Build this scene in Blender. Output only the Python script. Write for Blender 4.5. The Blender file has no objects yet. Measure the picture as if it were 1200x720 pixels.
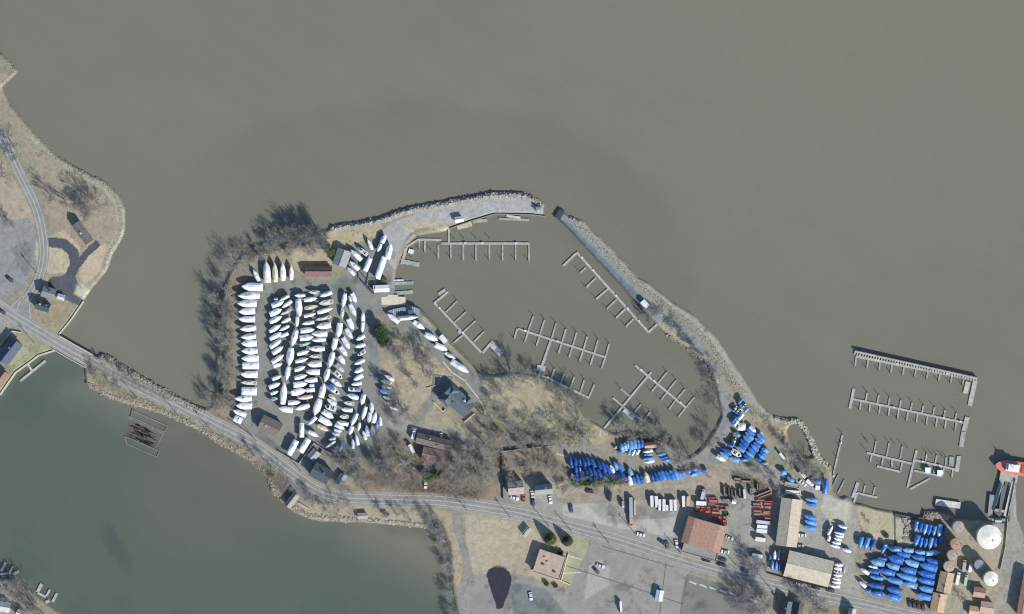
import bpy, math, random
import numpy as np
from mathutils import Vector, Matrix
random.seed(7); rng = np.random.default_rng(11)
S = 0.45                       # metres per photo pixel
def X(px): return (px-600)*S
def Y(py): return (360-py)*S
GZ = 1.7                       # ground level above the water
sc = bpy.context.scene
COL = sc.collection

# ------------------------------------------------------------------ helpers
def lin(c, k=1.0):
    o = []
    for v in c:
        v = v/255.0
        o.append((v/12.92 if v <= .04045 else ((v+.055)/1.055)**2.4)/k)
    return tuple(o)
KEXP = 1.45                    # lit white card / albedo
def alb(r, g, b): return lin((r, g, b), KEXP)+(1.0,)

def mat_paint(name, rough=.5, spec=.4, noise=.08, scale=1.5, bump=0.0, metal=0.0, bscale=None, coat=0):
    m = bpy.data.materials.new(name); m.use_nodes = True
    n = m.node_tree.nodes; l = m.node_tree.links
    b = n['Principled BSDF']
    b.inputs['Roughness'].default_value = rough
    b.inputs['Specular IOR Level'].default_value = spec
    b.inputs['Metallic'].default_value = metal
    b.inputs['Coat Weight'].default_value = coat
    oi = n.new('ShaderNodeObjectInfo'); g = n.new('ShaderNodeNewGeometry')
    nz = n.new('ShaderNodeTexNoise'); nz.inputs['Scale'].default_value = scale; nz.inputs['Detail'].default_value = 5
    l.new(g.outputs['Position'], nz.inputs['Vector'])
    mr = n.new('ShaderNodeMapRange'); mr.inputs[1].default_value = .3; mr.inputs[2].default_value = .7
    mr.inputs[3].default_value = 1-noise; mr.inputs[4].default_value = 1+noise*.6
    l.new(nz.outputs['Fac'], mr.inputs[0])
    vm = n.new('ShaderNodeVectorMath'); vm.operation = 'SCALE'
    l.new(oi.outputs['Color'], vm.inputs[0]); l.new(mr.outputs[0], vm.inputs['Scale'])
    l.new(vm.outputs[0], b.inputs['Base Color'])
    if bump:
        bp = n.new('ShaderNodeBump'); bp.inputs['Distance'].default_value = bump; bp.inputs['Strength'].default_value = 1
        n2 = n.new('ShaderNodeTexNoise'); n2.inputs['Scale'].default_value = bscale or scale*2; n2.inputs['Detail'].default_value = 3
        l.new(g.outputs['Position'], n2.inputs['Vector']); l.new(n2.outputs['Fac'], bp.inputs['Height'])
        l.new(bp.outputs[0], b.inputs['Normal'])
    return m
def mat_stripes(name, rough=.6, period=.6, depth=.12, noise=.12):
    """ribs / planks / shingle courses along the object's local x"""
    m = mat_paint(name, rough, .3, noise, .8)
    n = m.node_tree.nodes; l = m.node_tree.links
    tc = n.new('ShaderNodeTexCoord'); w = n.new('ShaderNodeTexWave'); w.wave_type = 'BANDS'; w.bands_direction = 'X'
    w.inputs['Scale'].default_value = 0.314/period; w.inputs['Distortion'].default_value = .6
    l.new(tc.outputs['Object'], w.inputs['Vector'])
    mr = n.new('ShaderNodeMapRange'); mr.inputs[3].default_value = 1-depth; mr.inputs[4].default_value = 1.0
    l.new(w.outputs['Fac'], mr.inputs[0])
    b = n['Principled BSDF']; src = b.inputs['Base Color'].links[0].from_socket
    vm = n.new('ShaderNodeVectorMath'); vm.operation = 'SCALE'
    l.new(src, vm.inputs[0]); l.new(mr.outputs[0], vm.inputs['Scale']); l.new(vm.outputs[0], b.inputs['Base Color'])
    return m
M = dict(
    wrap=mat_paint('shrink_wrap_film', .34, .45, .05, 1.1, .06, bscale=1.6),
    paint=mat_paint('painted_metal', .35, .5, .06, 1.5),
    hull=mat_paint('gelcoat', .35, .5, .08, 2),
    wood=mat_stripes('weathered_planks', .8, .5, .25, .30),
    roof=mat_stripes('roof_sheeting', .7, .9, .11, .20),
    shingle=mat_paint('shingles', .9, .2, .24, 1.1, .04),
    wall=mat_paint('wall_render', .8, .3, .08, 1.2),
    concrete=mat_paint('concrete', .85, .2, .15, .5, .02),
    glass=mat_paint('dark_glass', .1, .8, .02, 1),
    rust=mat_paint('worn_paint', .7, .3, .28, 1.6, .02),
    bark=mat_paint('bark', .9, .15, .15, .7),
    leaf=mat_paint('evergreen_needles', .7, .25, .35, .9),
    stone=mat_paint('stone', .9, .2, .3, 1.1, .05),
)
class MB:
    def __init__(s): s.v = []; s.f = []
    def add(s, vs, fs):
        o = len(s.v); s.v += [tuple(p) for p in vs]; s.f += [tuple(i+o for i in f) for f in fs]; return s
    def box(s, x0, x1, y0, y1, z0, z1):
        return s.add([(x0,y0,z0),(x1,y0,z0),(x1,y1,z0),(x0,y1,z0),(x0,y0,z1),(x1,y0,z1),(x1,y1,z1),(x0,y1,z1)],
                     [(3,2,1,0),(4,5,6,7),(0,1,5,4),(1,2,6,5),(2,3,7,6),(3,0,4,7)])
    def beam(s, p, q, w, h, up=(0,0,1)):
        p = Vector(p); q = Vector(q); d = (q-p).normalized(); u = Vector(up)
        sd = d.cross(u)
        if sd.length < 1e-4: sd = Vector((1,0,0))
        sd.normalize(); u = sd.cross(d)
        a = sd*w/2; b = u*h/2
        return s.add([p-a-b,p+a-b,p+a+b,p-a+b,q-a-b,q+a-b,q+a+b,q-a+b],
                     [(0,1,2,3),(7,6,5,4),(0,4,5,1),(1,5,6,2),(2,6,7,3),(3,7,4,0)])
    def cyl(s, x, y, z0, z1, r0, r1=None, n=12, cap=True):
        r1 = r0 if r1 is None else r1
        vs = [(x+r0*math.cos(2*math.pi*i/n), y+r0*math.sin(2*math.pi*i/n), z0) for i in range(n)] + \
             [(x+r1*math.cos(2*math.pi*i/n), y+r1*math.sin(2*math.pi*i/n), z1) for i in range(n)]
        fs = [(i,(i+1)%n,n+(i+1)%n,n+i) for i in range(n)]
        if cap: fs += [tuple(range(n-1,-1,-1)), tuple(range(n,2*n))]
        return s.add(vs, fs)
    def loft(s, rings, cap=True):
        n = len(rings[0]); vs = [p for r in rings for p in r]; fs = []
        for k in range(len(rings)-1):
            for i in range(n):
                j = (i+1) % n; fs.append((k*n+i, k*n+j, (k+1)*n+j, (k+1)*n+i))
        if cap: fs += [tuple(range(n-1,-1,-1)), tuple(range((len(rings)-1)*n, len(rings)*n))]
        return s.add(vs, fs)
    def prism(s, poly, z0, z1):
        n = len(poly); a = sum(poly[i][0]*poly[(i+1)%n][1]-poly[(i+1)%n][0]*poly[i][1] for i in range(n))
        if a < 0: poly = poly[::-1]
        return s.loft([[(x,y,z0) for x,y in poly],[(x,y,z1) for x,y in poly]])
    def mesh(s, name, m, smooth=False):
        me = bpy.data.meshes.new(name); me.from_pydata(s.v, [], s.f); me.materials.append(m)
        if smooth: me.polygons.foreach_set('use_smooth', [True]*len(me.polygons))
        me.update(); return me
def ob(name, me, parent=None, color=None, loc=None, rz=0, scale=None, label=None, cat=None, group=None, kind=None):
    o = bpy.data.objects.new(name, me); COL.objects.link(o)
    if parent: o.parent = parent
    if color: o.color = tuple(color)[:3]+(1,)
    if loc: o.location = loc
    o.rotation_euler = (0,0,rz)
    if scale: o.scale = scale
    if label: o['label'] = label
    if cat: o['category'] = cat
    if group: o['group'] = group
    if kind: o['kind'] = kind
    return o
ORD = 'first second third fourth fifth sixth seventh eighth ninth tenth eleventh twelfth thirteenth fourteenth fifteenth sixteenth seventeenth eighteenth nineteenth twentieth'.split()
TENS = {20:'twenty',30:'thirty',40:'forty',50:'fifty'}
def fit(s): 
    for a,b in ((' in the ',' in '),('boat, ','boat ')): 
        if len(s.split()) > 16: s = s.replace(a,b)
    return s
def ordn(i):                   # 1-based
    if i <= 20: return ORD[i-1]
    t = i//10*10; r = i % 10
    return (TENS[t]+'-'+ORD[r-1]) if r else TENS[t][:-1]+'ieth'
def jit(c, a=.05):
    k = 1+random.uniform(-a, a); return tuple(min(1,v*k) for v in c[:3])+(1,)

# ------------------------------------------------------------------ noise / raster
GX0, GX1, GY0, GY1 = -150, 1350, -60, 860          # pixel window of the terrain sheet
NW, NH = GX1-GX0+1, GY1-GY0+1
gx = np.arange(GX0, GX1+1); gy = np.arange(GY0, GY1+1)
PX, PY = np.meshgrid(gx, gy)
def vnoise(cell, seed, w=NW, h=NH):
    r = np.random.default_rng(seed); gw = int(w/cell)+3; gh = int(h/cell)+3
    g = r.random((gh, gw))
    xs = np.arange(w)/cell; ys = np.arange(h)/cell
    xi = xs.astype(int); yi = ys.astype(int); fx = xs-xi; fy = ys-yi
    fx = fx*fx*(3-2*fx); fy = fy*fy*(3-2*fy)
    a = g[np.ix_(yi, xi)]; b = g[np.ix_(yi, xi+1)]; c = g[np.ix_(yi+1, xi)]; d = g[np.ix_(yi+1, xi+1)]
    return (a*(1-fx)+b*fx)*(1-fy)[:,None]+(c*(1-fx)+d*fx)*fy[:,None]
def fbm(cell, seed, oc=4):
    t = 0; a = 1; s = 0
    for k in range(oc):
        t = t+a*vnoise(max(cell/2**k, 1.01), seed+k); s += a; a *= .55
    return t/s
def raster(poly):
    m = np.zeros((NH, NW), bool)
    xs = [p[0] for p in poly]; ys = [p[1] for p in poly]
    x0 = max(int(min(xs))-1-GX0, 0); x1 = min(int(max(xs))+2-GX0, NW); y0 = max(int(min(ys))-1-GY0, 0); y1 = min(int(max(ys))+2-GY0, NH)
    if x1 <= x0 or y1 <= y0: return m
    px = PX[y0:y1, x0:x1]; py = PY[y0:y1, x0:x1]; c = np.zeros(px.shape, bool); n = len(poly)
    for i in range(n):
        ax, ay = poly[i]; bx, by = poly[(i+1)%n]
        if ay == by: continue
        t = ((ay > py) != (by > py)) & (px < (bx-ax)*(py-ay)/(by-ay)+ax)
        c ^= t
    m[y0:y1, x0:x1] = c; return m
def strip(pts, w):
    m = np.zeros((NH, NW), bool)
    for (ax,ay),(bx,by) in zip(pts[:-1], pts[1:]):
        dx, dy = bx-ax, by-ay; L2 = dx*dx+dy*dy
        x0 = max(int(min(ax,bx)-w)-GX0, 0); x1 = min(int(max(ax,bx)+w)+2-GX0, NW)
        y0 = max(int(min(ay,by)-w)-GY0, 0); y1 = min(int(max(ay,by)+w)+2-GY0, NH)
        if x1 <= x0 or y1 <= y0: continue
        px = PX[y0:y1,x0:x1]; py = PY[y0:y1,x0:x1]
        t = np.clip(((px-ax)*dx+(py-ay)*dy)/L2, 0, 1)
        m[y0:y1,x0:x1] |= (px-ax-t*dx)**2+(py-ay-t*dy)**2 < (w/2)**2
    return m
def blur(a, r, it=2):
    a = a.astype(float)
    for _ in range(it):
        for ax in (0, 1):
            c = np.cumsum(np.pad(a, [(r+1, r) if k == ax else (0,0) for k in (0,1)], mode='edge'), axis=ax)
            n = a.shape[ax]
            a = (np.take(c, np.arange(2*r+1, 2*r+1+n), axis=ax)-np.take(c, np.arange(0, n), axis=ax))/(2*r+1)
    return a

#@@GROUND
# ------------------------------------------------------------------ shoreline
MAIN = [(98,432),(100,424),(106,419),(120,414),(130,417),(150,431),(172,443),(193,456),(223,472),(242,480),(249,472),(253,456),
 (252,430),(254,400),(256,370),(260,342),(268,320),(282,300),(300,288),(325,279),(355,273),(383,269),(388,267),(403,264),(425,261),
 (445,257),(465,249),(485,244),(520,237),(550,232),(574,227),(610,226),(625,231),(637,242),(639,254),(625,252),(580,251),(553,259),
 (535,265),(527,268),(520,272),(505,274),(488,277),(477,287),(469,304),(464,317),(463,326),(462,334),(463,344),(473,346),(478,357),
 (491,362),(500,370),(515,385),(526,398),(535,407),(552,424),(564,437),(581,440),(597,436),(612,437),(630,440),(653,450),(670,465),
 (683,486),(691,492),(704,499),(720,508),(740,506),(765,510),(785,518),(796,530),(805,536),(815,532),(825,522),(833,510),(839,500),(845,488),(843,475),
 (840,464),(836,448),(828,425),(813,417),(805,408),(787,398),(775,387),(765,376),(755,367),(725,332),(695,300),(661,263),(650,254),(657,245),(669,254),
 (684,258),(693,269),(708,282),(733,309),(749,325),(760,331),(788,353),(812,368),(840,395),(857,422),(873,445),(887,468),(900,481),
 (911,490),(925,493),(937,491),(944,500),(950,511),(955,522),(960,535),(975,549),(976,572),(985,584),(992,580),(1003,590),(1010,590),(1025,595),(1046,599),(1049,603),(1070,607),(1082,607),
 (1084,599),(1100,599),(1113,601),(1120,608),(1150,610),(1160,611),(1180,611),(1181,560),(1190,560),(1192,607),(1200,625),(1230,650),(1360,660),(1360,870),
 (545,870),(536,725),(528,683),(525,650),(515,632),(500,620),(469,616),(428,613),(400,612),(380,612),(364,609),(344,601),(332,590),
 (317,576),(313,561),(297,544),(275,531),(250,517),(233,505),(207,493),(183,483),(150,474),(125,466),(100,452)]
COVE = [(928,497),(937,498),(943,508),(949,523),(953,535),(945,537),(933,526),(925,516),(922,505)]
WEST = [(-160,40),(-40,45),(2,62),(22,84),(2,102),(10,120),(42,158),(67,182),(93,198),(123,212),(138,227),(146,243),(147,268),(143,280),(132,298),
 (125,318),(108,338),(98,353),(83,375),(69,393),(64,411),(45,417),(32,427),(18,437),(0,463),(-30,500),(-160,600)]
SOUTHW = [(-160,640),(0,677),(17,678),(38,693),(55,707),(73,720),(110,760),(140,870),(-160,870)]
land = raster(MAIN) | raster(WEST) | raster(SOUTHW)
land &= ~raster(COVE)
lb = blur(land, 2, 2)
shn = (fbm(7, 5, 3)-.5)
lb2 = np.clip(lb+shn*.16*np.exp(-((lb-.5)/.3)**2), 0, 1)
Hgt = np.clip((lb2-.5)*2.0*1.9, -1.5, GZ)
Hgt = np.where(lb2 > .93, GZ, Hgt)

MAINROAD = [(-60,318),(-20,345),(0,361),(20,374),(70,404),(100,421),(133,439),(200,472),(267,505),(300,523),(330,545),(356,565),(372,575),(387,580),(410,584),(440,585),(476,586),
 (515,587),(545,591),(597,599),(635,608),(678,620),(720,631),(795,655),(840,668),(900,683),(950,695),(1020,710),(1080,724),(1200,750),(1360,790)]
WESTROAD = [(-60,60),(-20,125),(5,165),(23,203),(42,243),(50,277),(51,305),(43,333),(30,353),(22,372)]

# ------------------------------------------------------------------ ground colour map
C = np.zeros((NH, NW, 3))
def lc(c): return np.array(lin(c, KEXP))
n1 = fbm(40, 21); n2 = fbm(12, 31); n3 = fbm(5, 41, 3); n4 = fbm(90, 51)
C[:] = lc((158,150,130))
mixv = np.clip((n1-.42)*6, 0, 1)[..., None]
C[:] = C*(1-mixv)+lc((146,146,124))*mixv
mixv = np.clip((n2-.52)*6, 0, 1)[..., None]
C[:] = C*(1-.6*mixv)+lc((168,154,132))*.6*mixv
def zone(mask, col, soft=1, ns=.0, noise=None, amt=1.0, var=0.0):
    """lay one surface over the map; ns frays its edge"""
    global C
    a = blur(mask, soft, 2) if soft else mask.astype(float)
    if ns: a = np.clip((a+(( noise if noise is not None else n3)-.5)*ns-.5)*3+.5, 0, 1)
    a = (a*amt)[..., None]
    c = lc(col)[None, None]*(1+var*(n2-.5)*2)[..., None]
    C = C*(1-a)+c*a
P = raster
# dry lawns and bare earth
for poly, col in [
 ([(340,300),(388,272),(450,262),(444,275),(400,292),(392,310),(345,318)], (184,172,140)),
 ([(440,425),(500,415),(528,428),(545,450),(520,470),(500,490),(470,490),(445,460)], (176,164,140)),
 ([(565,440),(640,445),(680,480),(715,512),(705,522),(640,512),(580,500),(566,470)], (176,166,136)),
 ([(500,472),(540,500),(560,515),(520,505),(498,500)], (170,162,134)),
 ([(420,560),(600,555),(660,560),(700,580),(600,590),(440,582),(415,575)], (160,140,120)),
 ([(545,600),(600,608),(690,628),(690,640),(668,690),(610,674),(552,674),(546,640)], (182,170,146)),
 ([(516,598),(533,600),(546,640),(540,680),(532,690),(530,650)], (176,160,134)),
 ([(345,592),(500,592),(520,600),(512,622),(400,606),(350,600)], (176,164,140)),
 ([(1002,592),(1046,600),(1049,636),(1040,640),(1010,620)], (184,174,144)),
 ([(0,185),(40,250),(40,262),(0,290),(-100,290),(-100,185)], (176,162,144)),
 ([(30,170),(70,190),(110,220),(135,240),(138,280),(110,330),(95,345),(60,300),(58,260),(40,200)], (164,152,134)),
 ([(50,345),(95,350),(66,392),(34,368),(40,350)], (160,148,122)),
 ([(12,388),(60,408),(30,425),(10,430)], (160,158,126)),
 ([(95,300),(126,285),(120,315),(100,335),(93,325)], (196,176,150)),
 ([(30,290),(75,270),(95,290),(92,302),(80,320),(58,322)], (190,178,148)),
 ([(650,565),(830,552),(930,556),(935,580),(800,582),(650,585)], (170,158,138)),
 ([(655,580),(700,575),(830,572),(900,568),(900,580),(780,584),(690,590)], (160,152,136)),
 ([(1075,600),(1200,625),(1200,720),(1130,720),(1120,640)], (168,158,138)),
 ([(880,478),(925,500),(922,520),(905,505),(885,492)], (182,170,144)),
 ([(900,700),(1060,728),(1060,800),(850,800),(860,700)], (160,146,122)),
 ([(590,530),(650,520),(655,560),(600,560)], (150,140,124)),
]: zone(P(poly), col, 2, .5, var=.10)
wood = P([(440,500),(500,515),(560,520),(600,500),(650,510),(655,525),(600,530),(590,560),(560,590),(470,580),(420,560),(440,530)]) | P([(255,300),(290,300),(300,330),(272,380),(276,480),(300,515),(350,548),(345,556),(290,520),(240,480),(262,440)])
zone(wood, (146,136,120), 4, .6, var=.2)
# paving and gravel
YARD = [(283,325),(345,328),(392,327),(412,318),(402,300),(418,288),(432,285),(450,268),(470,266),(466,300),(461,326),(463,345),(478,357),(491,363),(500,372),(530,410),(566,440),(564,452),
 (555,448),(535,428),(512,408),(495,395),(478,378),(448,364),(440,372),(441,400),(442,430),(449,465),(464,490),(485,498),(520,502),(552,512),(560,522),(545,530),(520,518),(490,508),(462,506),(440,520),
 (424,545),(395,560),(372,560),(340,540),(300,512),(272,497),(275,440),(273,390),(276,350)]
zone(P(YARD), (141,143,138), 1, .25, var=.05)
zone(P([(448,270),(462,260),(490,250),(530,243),(575,235),(612,232),(634,240),(634,251),(580,249),(550,257),(525,264),(500,262),(478,276),(468,295),(462,318),(452,300)]), (172,172,170), 1, .25, var=.05)
zone(P([(657,250),(668,258),(690,278),(716,306),(745,338),(775,364),(800,382),(822,402),(840,430),(852,462),(858,485),(855,505),(838,545),(800,552),(735,546),(655,528),(650,518),(700,528),(780,540),(822,540),(842,510),(846,480),(842,452),(828,420),(805,402),(770,376),(752,362),(700,304),(661,262),(652,254)]), (146,148,150), 1, .3, var=.05)
zone(P([(655,516),(720,530),(790,538),(822,538),(838,545),(825,556),(735,546),(655,532)]), (152,148,138), 2, .4)
zone(P([(830,545),(860,548),(905,545),(935,560),(990,590),(1000,592),(1010,625),(1000,655),(1012,706),(965,692),(972,655),(915,640),(905,640),(905,570),(880,556)]), (165,162,154), 1, .3, var=.06)
zone(P([(592,585),(594,560),(650,560),(655,590),(735,588),(800,583),(905,575),(905,650),(912,655),(918,676),(900,674),(800,648),(720,624),(660,610)]), (160,158,150), 1, .25, var=.08)
zone(P([(548,674),(612,674),(662,692),(690,642),(700,630),(720,638),(760,650),(805,672),(860,690),(905,706),(905,860),(545,860),(536,705),(538,690)]), (154,152,146), 1, .15, var=.07)
zone(P([(805,672),(860,690),(885,700),(880,800),(795,800),(798,700)]), (132,132,128), 1, .1, var=.08)
zone(P([(600,682),(640,690),(665,720),(660,800),(595,800)]), (128,132,132), 3, .6)
zone(P([(553,710),(560,690),(600,700),(605,760),(550,760)]), (150,148,142), 3, .5)
zone(P([(690,665),(716,685),(700,694),(684,705)]), (172,170,162), 1, .3)
zone(P([(1140,600),(1182,600),(1160,720),(1100,720),(1120,650)]), (168,160,142), 2, .4)
zone(P([(1182,560),(1191,560),(1193,610),(1208,640),(1196,720),(1166,720),(1176,640)]), (158,155,146), 1, .15, var=.06)
zone(P([(588,560),(598,556),(600,600),(588,596),(580,588)]), (146,146,140), 1, .3)
zone(P([(1084,599),(1113,601),(1120,608),(1118,618),(1085,612)]), (150,138,120), 1, .5)
zone(P([(1050,603),(1068,607),(1068,640),(1046,636)]), (186,178,160), 1, .3)
zone(strip([(462,496),(500,504),(535,512),(552,520)], 15), (160,156,148), 2, .3)
zone(strip([(490,490),(500,476),(512,462)], 11), (140,140,134), 1)
zone(P([(660,592),(700,590),(712,604),(745,610),(792,606),(790,630),(720,618),(660,604)]), (184,180,172), 1, .3)
zone(P([(966,580),(1000,590),(996,612),(985,622),(962,600)]), (188,182,168), 2, .4)
zone(P([(690,664),(704,655),(716,668),(712,684),(700,694),(686,704)]), (172,170,164), 1, .3)
# western drives
zone(P([(-60,262),(36,255),(42,280),(40,310),(28,338),(0,352),(-60,330)]), (148,148,148), 2, .3, var=.1)
zone(P([(12,290),(34,282),(38,300),(30,325),(20,310)]), (132,134,134), 3, .7)
zone(strip([(60,284),(75,286),(86,296),(88,310),(82,324),(70,334),(62,332)], 12), (84,90,100), 0)
zone(P([(60,325),(88,322),(92,335),(86,344),(98,352),(92,358),(78,352),(62,340)]), (90,95,104), 0)
zone(P([(84,310),(94,314),(104,300),(118,288),(113,281),(104,289),(97,297),(92,303),(84,300)]), (84,90,100), 0)
zone(P([(-60,372),(-5,366),(12,380),(10,392),(0,408),(-60,410)]), (160,158,150), 1)
zone(P([(90,334),(98,332),(106,342),(98,350),(88,344)]), (196,192,170), 1)
zone(P([(655,257),(668,262),(690,284),(716,312),(745,342),(768,364),(758,366),(725,330),(695,298),(661,263)]), (116,124,131), 1)
zone(strip([(576,668),(584,664),(592,668)], 5), (128,104,92), 2, .5)
zone(strip([(533,596),(536,622),(544,645),(552,684)], 9), (146,143,140), 1, .15)
zone(P([(320,556),(345,568),(368,583),(352,590),(332,582)]), (140,140,136), 2, .4)
zone(P([(548,604),(560,602),(690,630),(688,640),(668,688),(655,684),(672,642),(600,612),(556,608)]), (168,168,138), 3, .6)
zone(strip([(447,362),(478,382),(508,408),(540,440),(564,462)], 15), (142,142,136), 2, .3)
zone(strip([(432,362),(438,400),(440,430),(450,470),(468,497)], 11), (134,138,138), 2, .3, amt=.7)
# rock margins
for pts, w, col in [([(388,269),(445,259),(465,252),(485,247),(550,236),(574,231),(610,230),(625,234),(635,243)], 8, (176,172,160)),
 ([(684,262),(708,288),(733,314),(760,336),(788,358),(812,374),(838,400),(854,425),(868,448),(884,470),(900,486)], 13, (166,164,150)),
 ([(42,162),(93,202),(123,217),(140,240),(143,268),(130,295),(122,318)], 11, (170,166,146)),
 ([(120,418),(150,435),(193,461),(240,484)], 10, (152,150,138)),
 ([(100,447),(150,470),(207,489),(250,512),(297,540)], 10, (166,156,136)),
 ([(312,560),(330,586),(364,604),(428,608),(500,612)], 8, (172,164,146)),
 ([(937,494),(950,514),(957,530)], 8, (178,172,154)),
 ([(485,279),(474,292),(467,310),(464,324)], 8, (160,150,130)),
 ([(475,265),(500,262),(520,266)], 9, (184,176,150)),
 ([(500,374),(530,406),(560,436)], 9, (164,160,142)),
 ([(776,380),(800,400),(825,420),(838,450)], 9, (168,160,138))]:
    zone(strip(pts, w), col, 1, .6, var=.12)
# oil stains, patches and wet marks on the paving
pv = blur(P(YARD) | P([(592,585),(655,590),(905,575),(905,650),(800,648),(660,610)]) | P([(548,674),(690,642),(905,706),(905,800),(545,800)]), 1)
st = np.clip((fbm(22, 77)-.60)*9, 0, 1)*pv*.28
C *= (1-st)[..., None]
st = np.clip((fbm(9, 87)-.66)*9, 0, 1)*pv*.3
C *= (1-st)[..., None]
g_ = C.mean(axis=2, keepdims=True)
C = (g_+(C-g_)*.86)*np.array([1.0,1.0,.95])
rough = 1-blur(pv > .5, 1)
C *= (1+rough*((fbm(3.2, 131, 2)-.5)*.34+(np.random.default_rng(5).random((NH, NW))-.5)*.14)+(1-rough)*(fbm(4, 151, 2)-.5)*.10)[..., None]
sp = np.clip((fbm(2.6, 171, 2)-.70)*12, 0, 1)*rough*.35*np.clip((n2-.35)*4, 0, 1)
C *= (1-sp)[..., None]
# wet band just over the waterline
wet = np.exp(-((lb2-.52)/.10)**2)*.35
C *= (1-wet)[..., None]

def grid_mesh(name, mask, Z, colors, xs, ys):
    h, w = mask.shape
    idx = -np.ones((h, w), int)
    q = mask[:-1,:-1] | mask[:-1,1:] | mask[1:,:-1] | mask[1:,1:]
    use = np.zeros((h, w), bool); use[:-1,:-1] |= q; use[1:,:-1] |= q; use[:-1,1:] |= q; use[1:,1:] |= q
    idx[use] = np.arange(use.sum())
    xx, yy = np.meshgrid(xs, ys)
    co = np.stack([xx[use], yy[use], Z[use]], 1).astype(np.float32)
    a = idx[:-1,:-1][q]; b = idx[:-1,1:][q]; c = idx[1:,1:][q]; d = idx[1:,:-1][q]
    faces = np.stack([d, c, b, a], 1).astype(np.int32)
    me = bpy.data.meshes.new(name)
    me.vertices.add(len(co)); me.vertices.foreach_set('co', co.ravel())
    me.loops.add(faces.size); me.loops.foreach_set('vertex_index', faces.ravel())
    me.polygons.add(len(faces)); me.polygons.foreach_set('loop_start', np.arange(0, faces.size, 4, dtype=np.int32))
    me.polygons.foreach_set('use_smooth', np.ones(len(faces), bool))
    me.update(calc_edges=True); me.validate()
    at = me.color_attributes.new('surface', 'FLOAT_COLOR', 'POINT')
    cc = np.ones((len(co), 4), np.float32); cc[:, :3] = colors[use]
    at.data.foreach_set('color', cc.ravel())
    return me
def mat_attr(name, rough, spec, n_scale, n_amt, bump, fine=4.0):
    m = bpy.data.materials.new(name); m.use_nodes = True
    n = m.node_tree.nodes; l = m.node_tree.links; b = n['Principled BSDF']
    b.inputs['Roughness'].default_value = rough; b.inputs['Specular IOR Level'].default_value = spec
    at = n.new('ShaderNodeVertexColor'); at.layer_name = 'surface'; g = n.new('ShaderNodeNewGeometry')
    src = at.outputs[0]
    for s_, a_ in ((n_scale, n_amt), (fine, n_amt*.8)):
        nz = n.new('ShaderNodeTexNoise'); nz.inputs['Scale'].default_value = s_; nz.inputs['Detail'].default_value = 6; nz.inputs['Roughness'].default_value = .65
        l.new(g.outputs['Position'], nz.inputs['Vector'])
        mr = n.new('ShaderNodeMapRange'); mr.inputs[1].default_value = .3; mr.inputs[2].default_value = .7; mr.inputs[3].default_value = 1-a_; mr.inputs[4].default_value = 1+a_
        l.new(nz.outputs['Fac'], mr.inputs[0])
        vm = n.new('ShaderNodeVectorMath'); vm.operation = 'SCALE'; l.new(src, vm.inputs[0]); l.new(mr.outputs[0], vm.inputs['Scale']); src = vm.outputs[0]
    l.new(src, b.inputs['Base Color'])
    bp = n.new('ShaderNodeBump'); bp.inputs['Distance'].default_value = bump
    nz = n.new('ShaderNodeTexNoise'); nz.inputs['Scale'].default_value = 1.3; nz.inputs['Detail'].default_value = 6
    l.new(g.outputs['Position'], nz.inputs['Vector']); l.new(nz.outputs['Fac'], bp.inputs['Height']); l.new(bp.outputs[0], b.inputs['Normal'])
    return m
m_ground = mat_attr('ground_cover', .9, .15, .22, .10, .15, fine=1.6)
mask = lb2 > .03
ob('ground', grid_mesh('ground', mask, Hgt, C, X(gx), Y(gy)), kind='structure').data.materials.append(m_ground)

# ------------------------------------------------------------------ water (turbid, its own colours)
wx = np.concatenate([[-6000,-2500,-900], np.arange(-160, 1364, 4), [2200,4000,7000]]).astype(float)
wy = np.concatenate([[-5000,-2200,-700], np.arange(-80, 884, 4), [1700,3500,6000]]).astype(float)
WX, WY = np.meshgrid(wx, wy)
def inpoly(poly, px, py):
    c = np.zeros(px.shape, bool)
    for i in range(len(poly)):
        ax, ay = poly[i]; bx, by = poly[(i+1)%len(poly)]
        if ay == by: continue
        c ^= ((ay > py) != (by > py)) & (px < (bx-ax)*(py-ay)/(by-ay)+ax)
    return c
def sampled(nz): 
    return nz[np.clip(WY-GY0, 0, NH-1).astype(int), np.clip(WX-GX0, 0, NW-1).astype(int)]
def sm(t): t = np.clip(t, 0, 1); return t*t*(3-2*t)
river = lc((121,123,115)); upper = lc((127,127,119)); shade = lc((115,119,110)); lag = lc((92,104,97)); lagdeep = lc((84,98,92)); mud = lc((104,106,100))
W_ = np.zeros(WX.shape+(3,)); W_[:] = river
t = sm((WX-350)/700)*sm((420-WY)/400); W_ = W_*(1-t[...,None])+upper*t[...,None]
# lee-water plume bulging north of the harbour
d = np.hypot((WX-480)/330, (WY-330)/215); d = d+(sampled(n4)-.5)*.10+(sampled(n1)-.5)*.05; t = sm((1.05-d)*10)*sm((d-.2)/.8)*.7; t *= sm((WX-150)/150)
W_ = W_*(1-t[...,None])+shade*t[...,None]
LAG = [(-200,420),(0,440),(66,404),(98,430),(200,475),(300,530),(340,590),(500,612),(540,700),(545,900),(-200,900)]
lm = inpoly(LAG, WX, WY).astype(float)
dd = sm(((WY-415)-(WX*.55))/90+.6)
W_ = W_*(1-(lm*dd)[...,None])+lag*(lm*dd)[...,None]
t = lm*sm((sampled(n4)-.45)*4); W_ = W_*(1-.7*t[...,None])+lagdeep*.7*t[...,None]
d = np.hypot((WX-250)/130, (WY-570)/110); t = lm*sm((1.1-d)*1.5)*.65; W_ = W_*(1-t[...,None])+mud*t[...,None]
u = ((WX-135)*.5+(WY-640)*.87); v = (-(WX-135)*.87+(WY-640)*.5); d = np.hypot(u/38, v/11)+(sampled(n3)-.5)*.8
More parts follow.
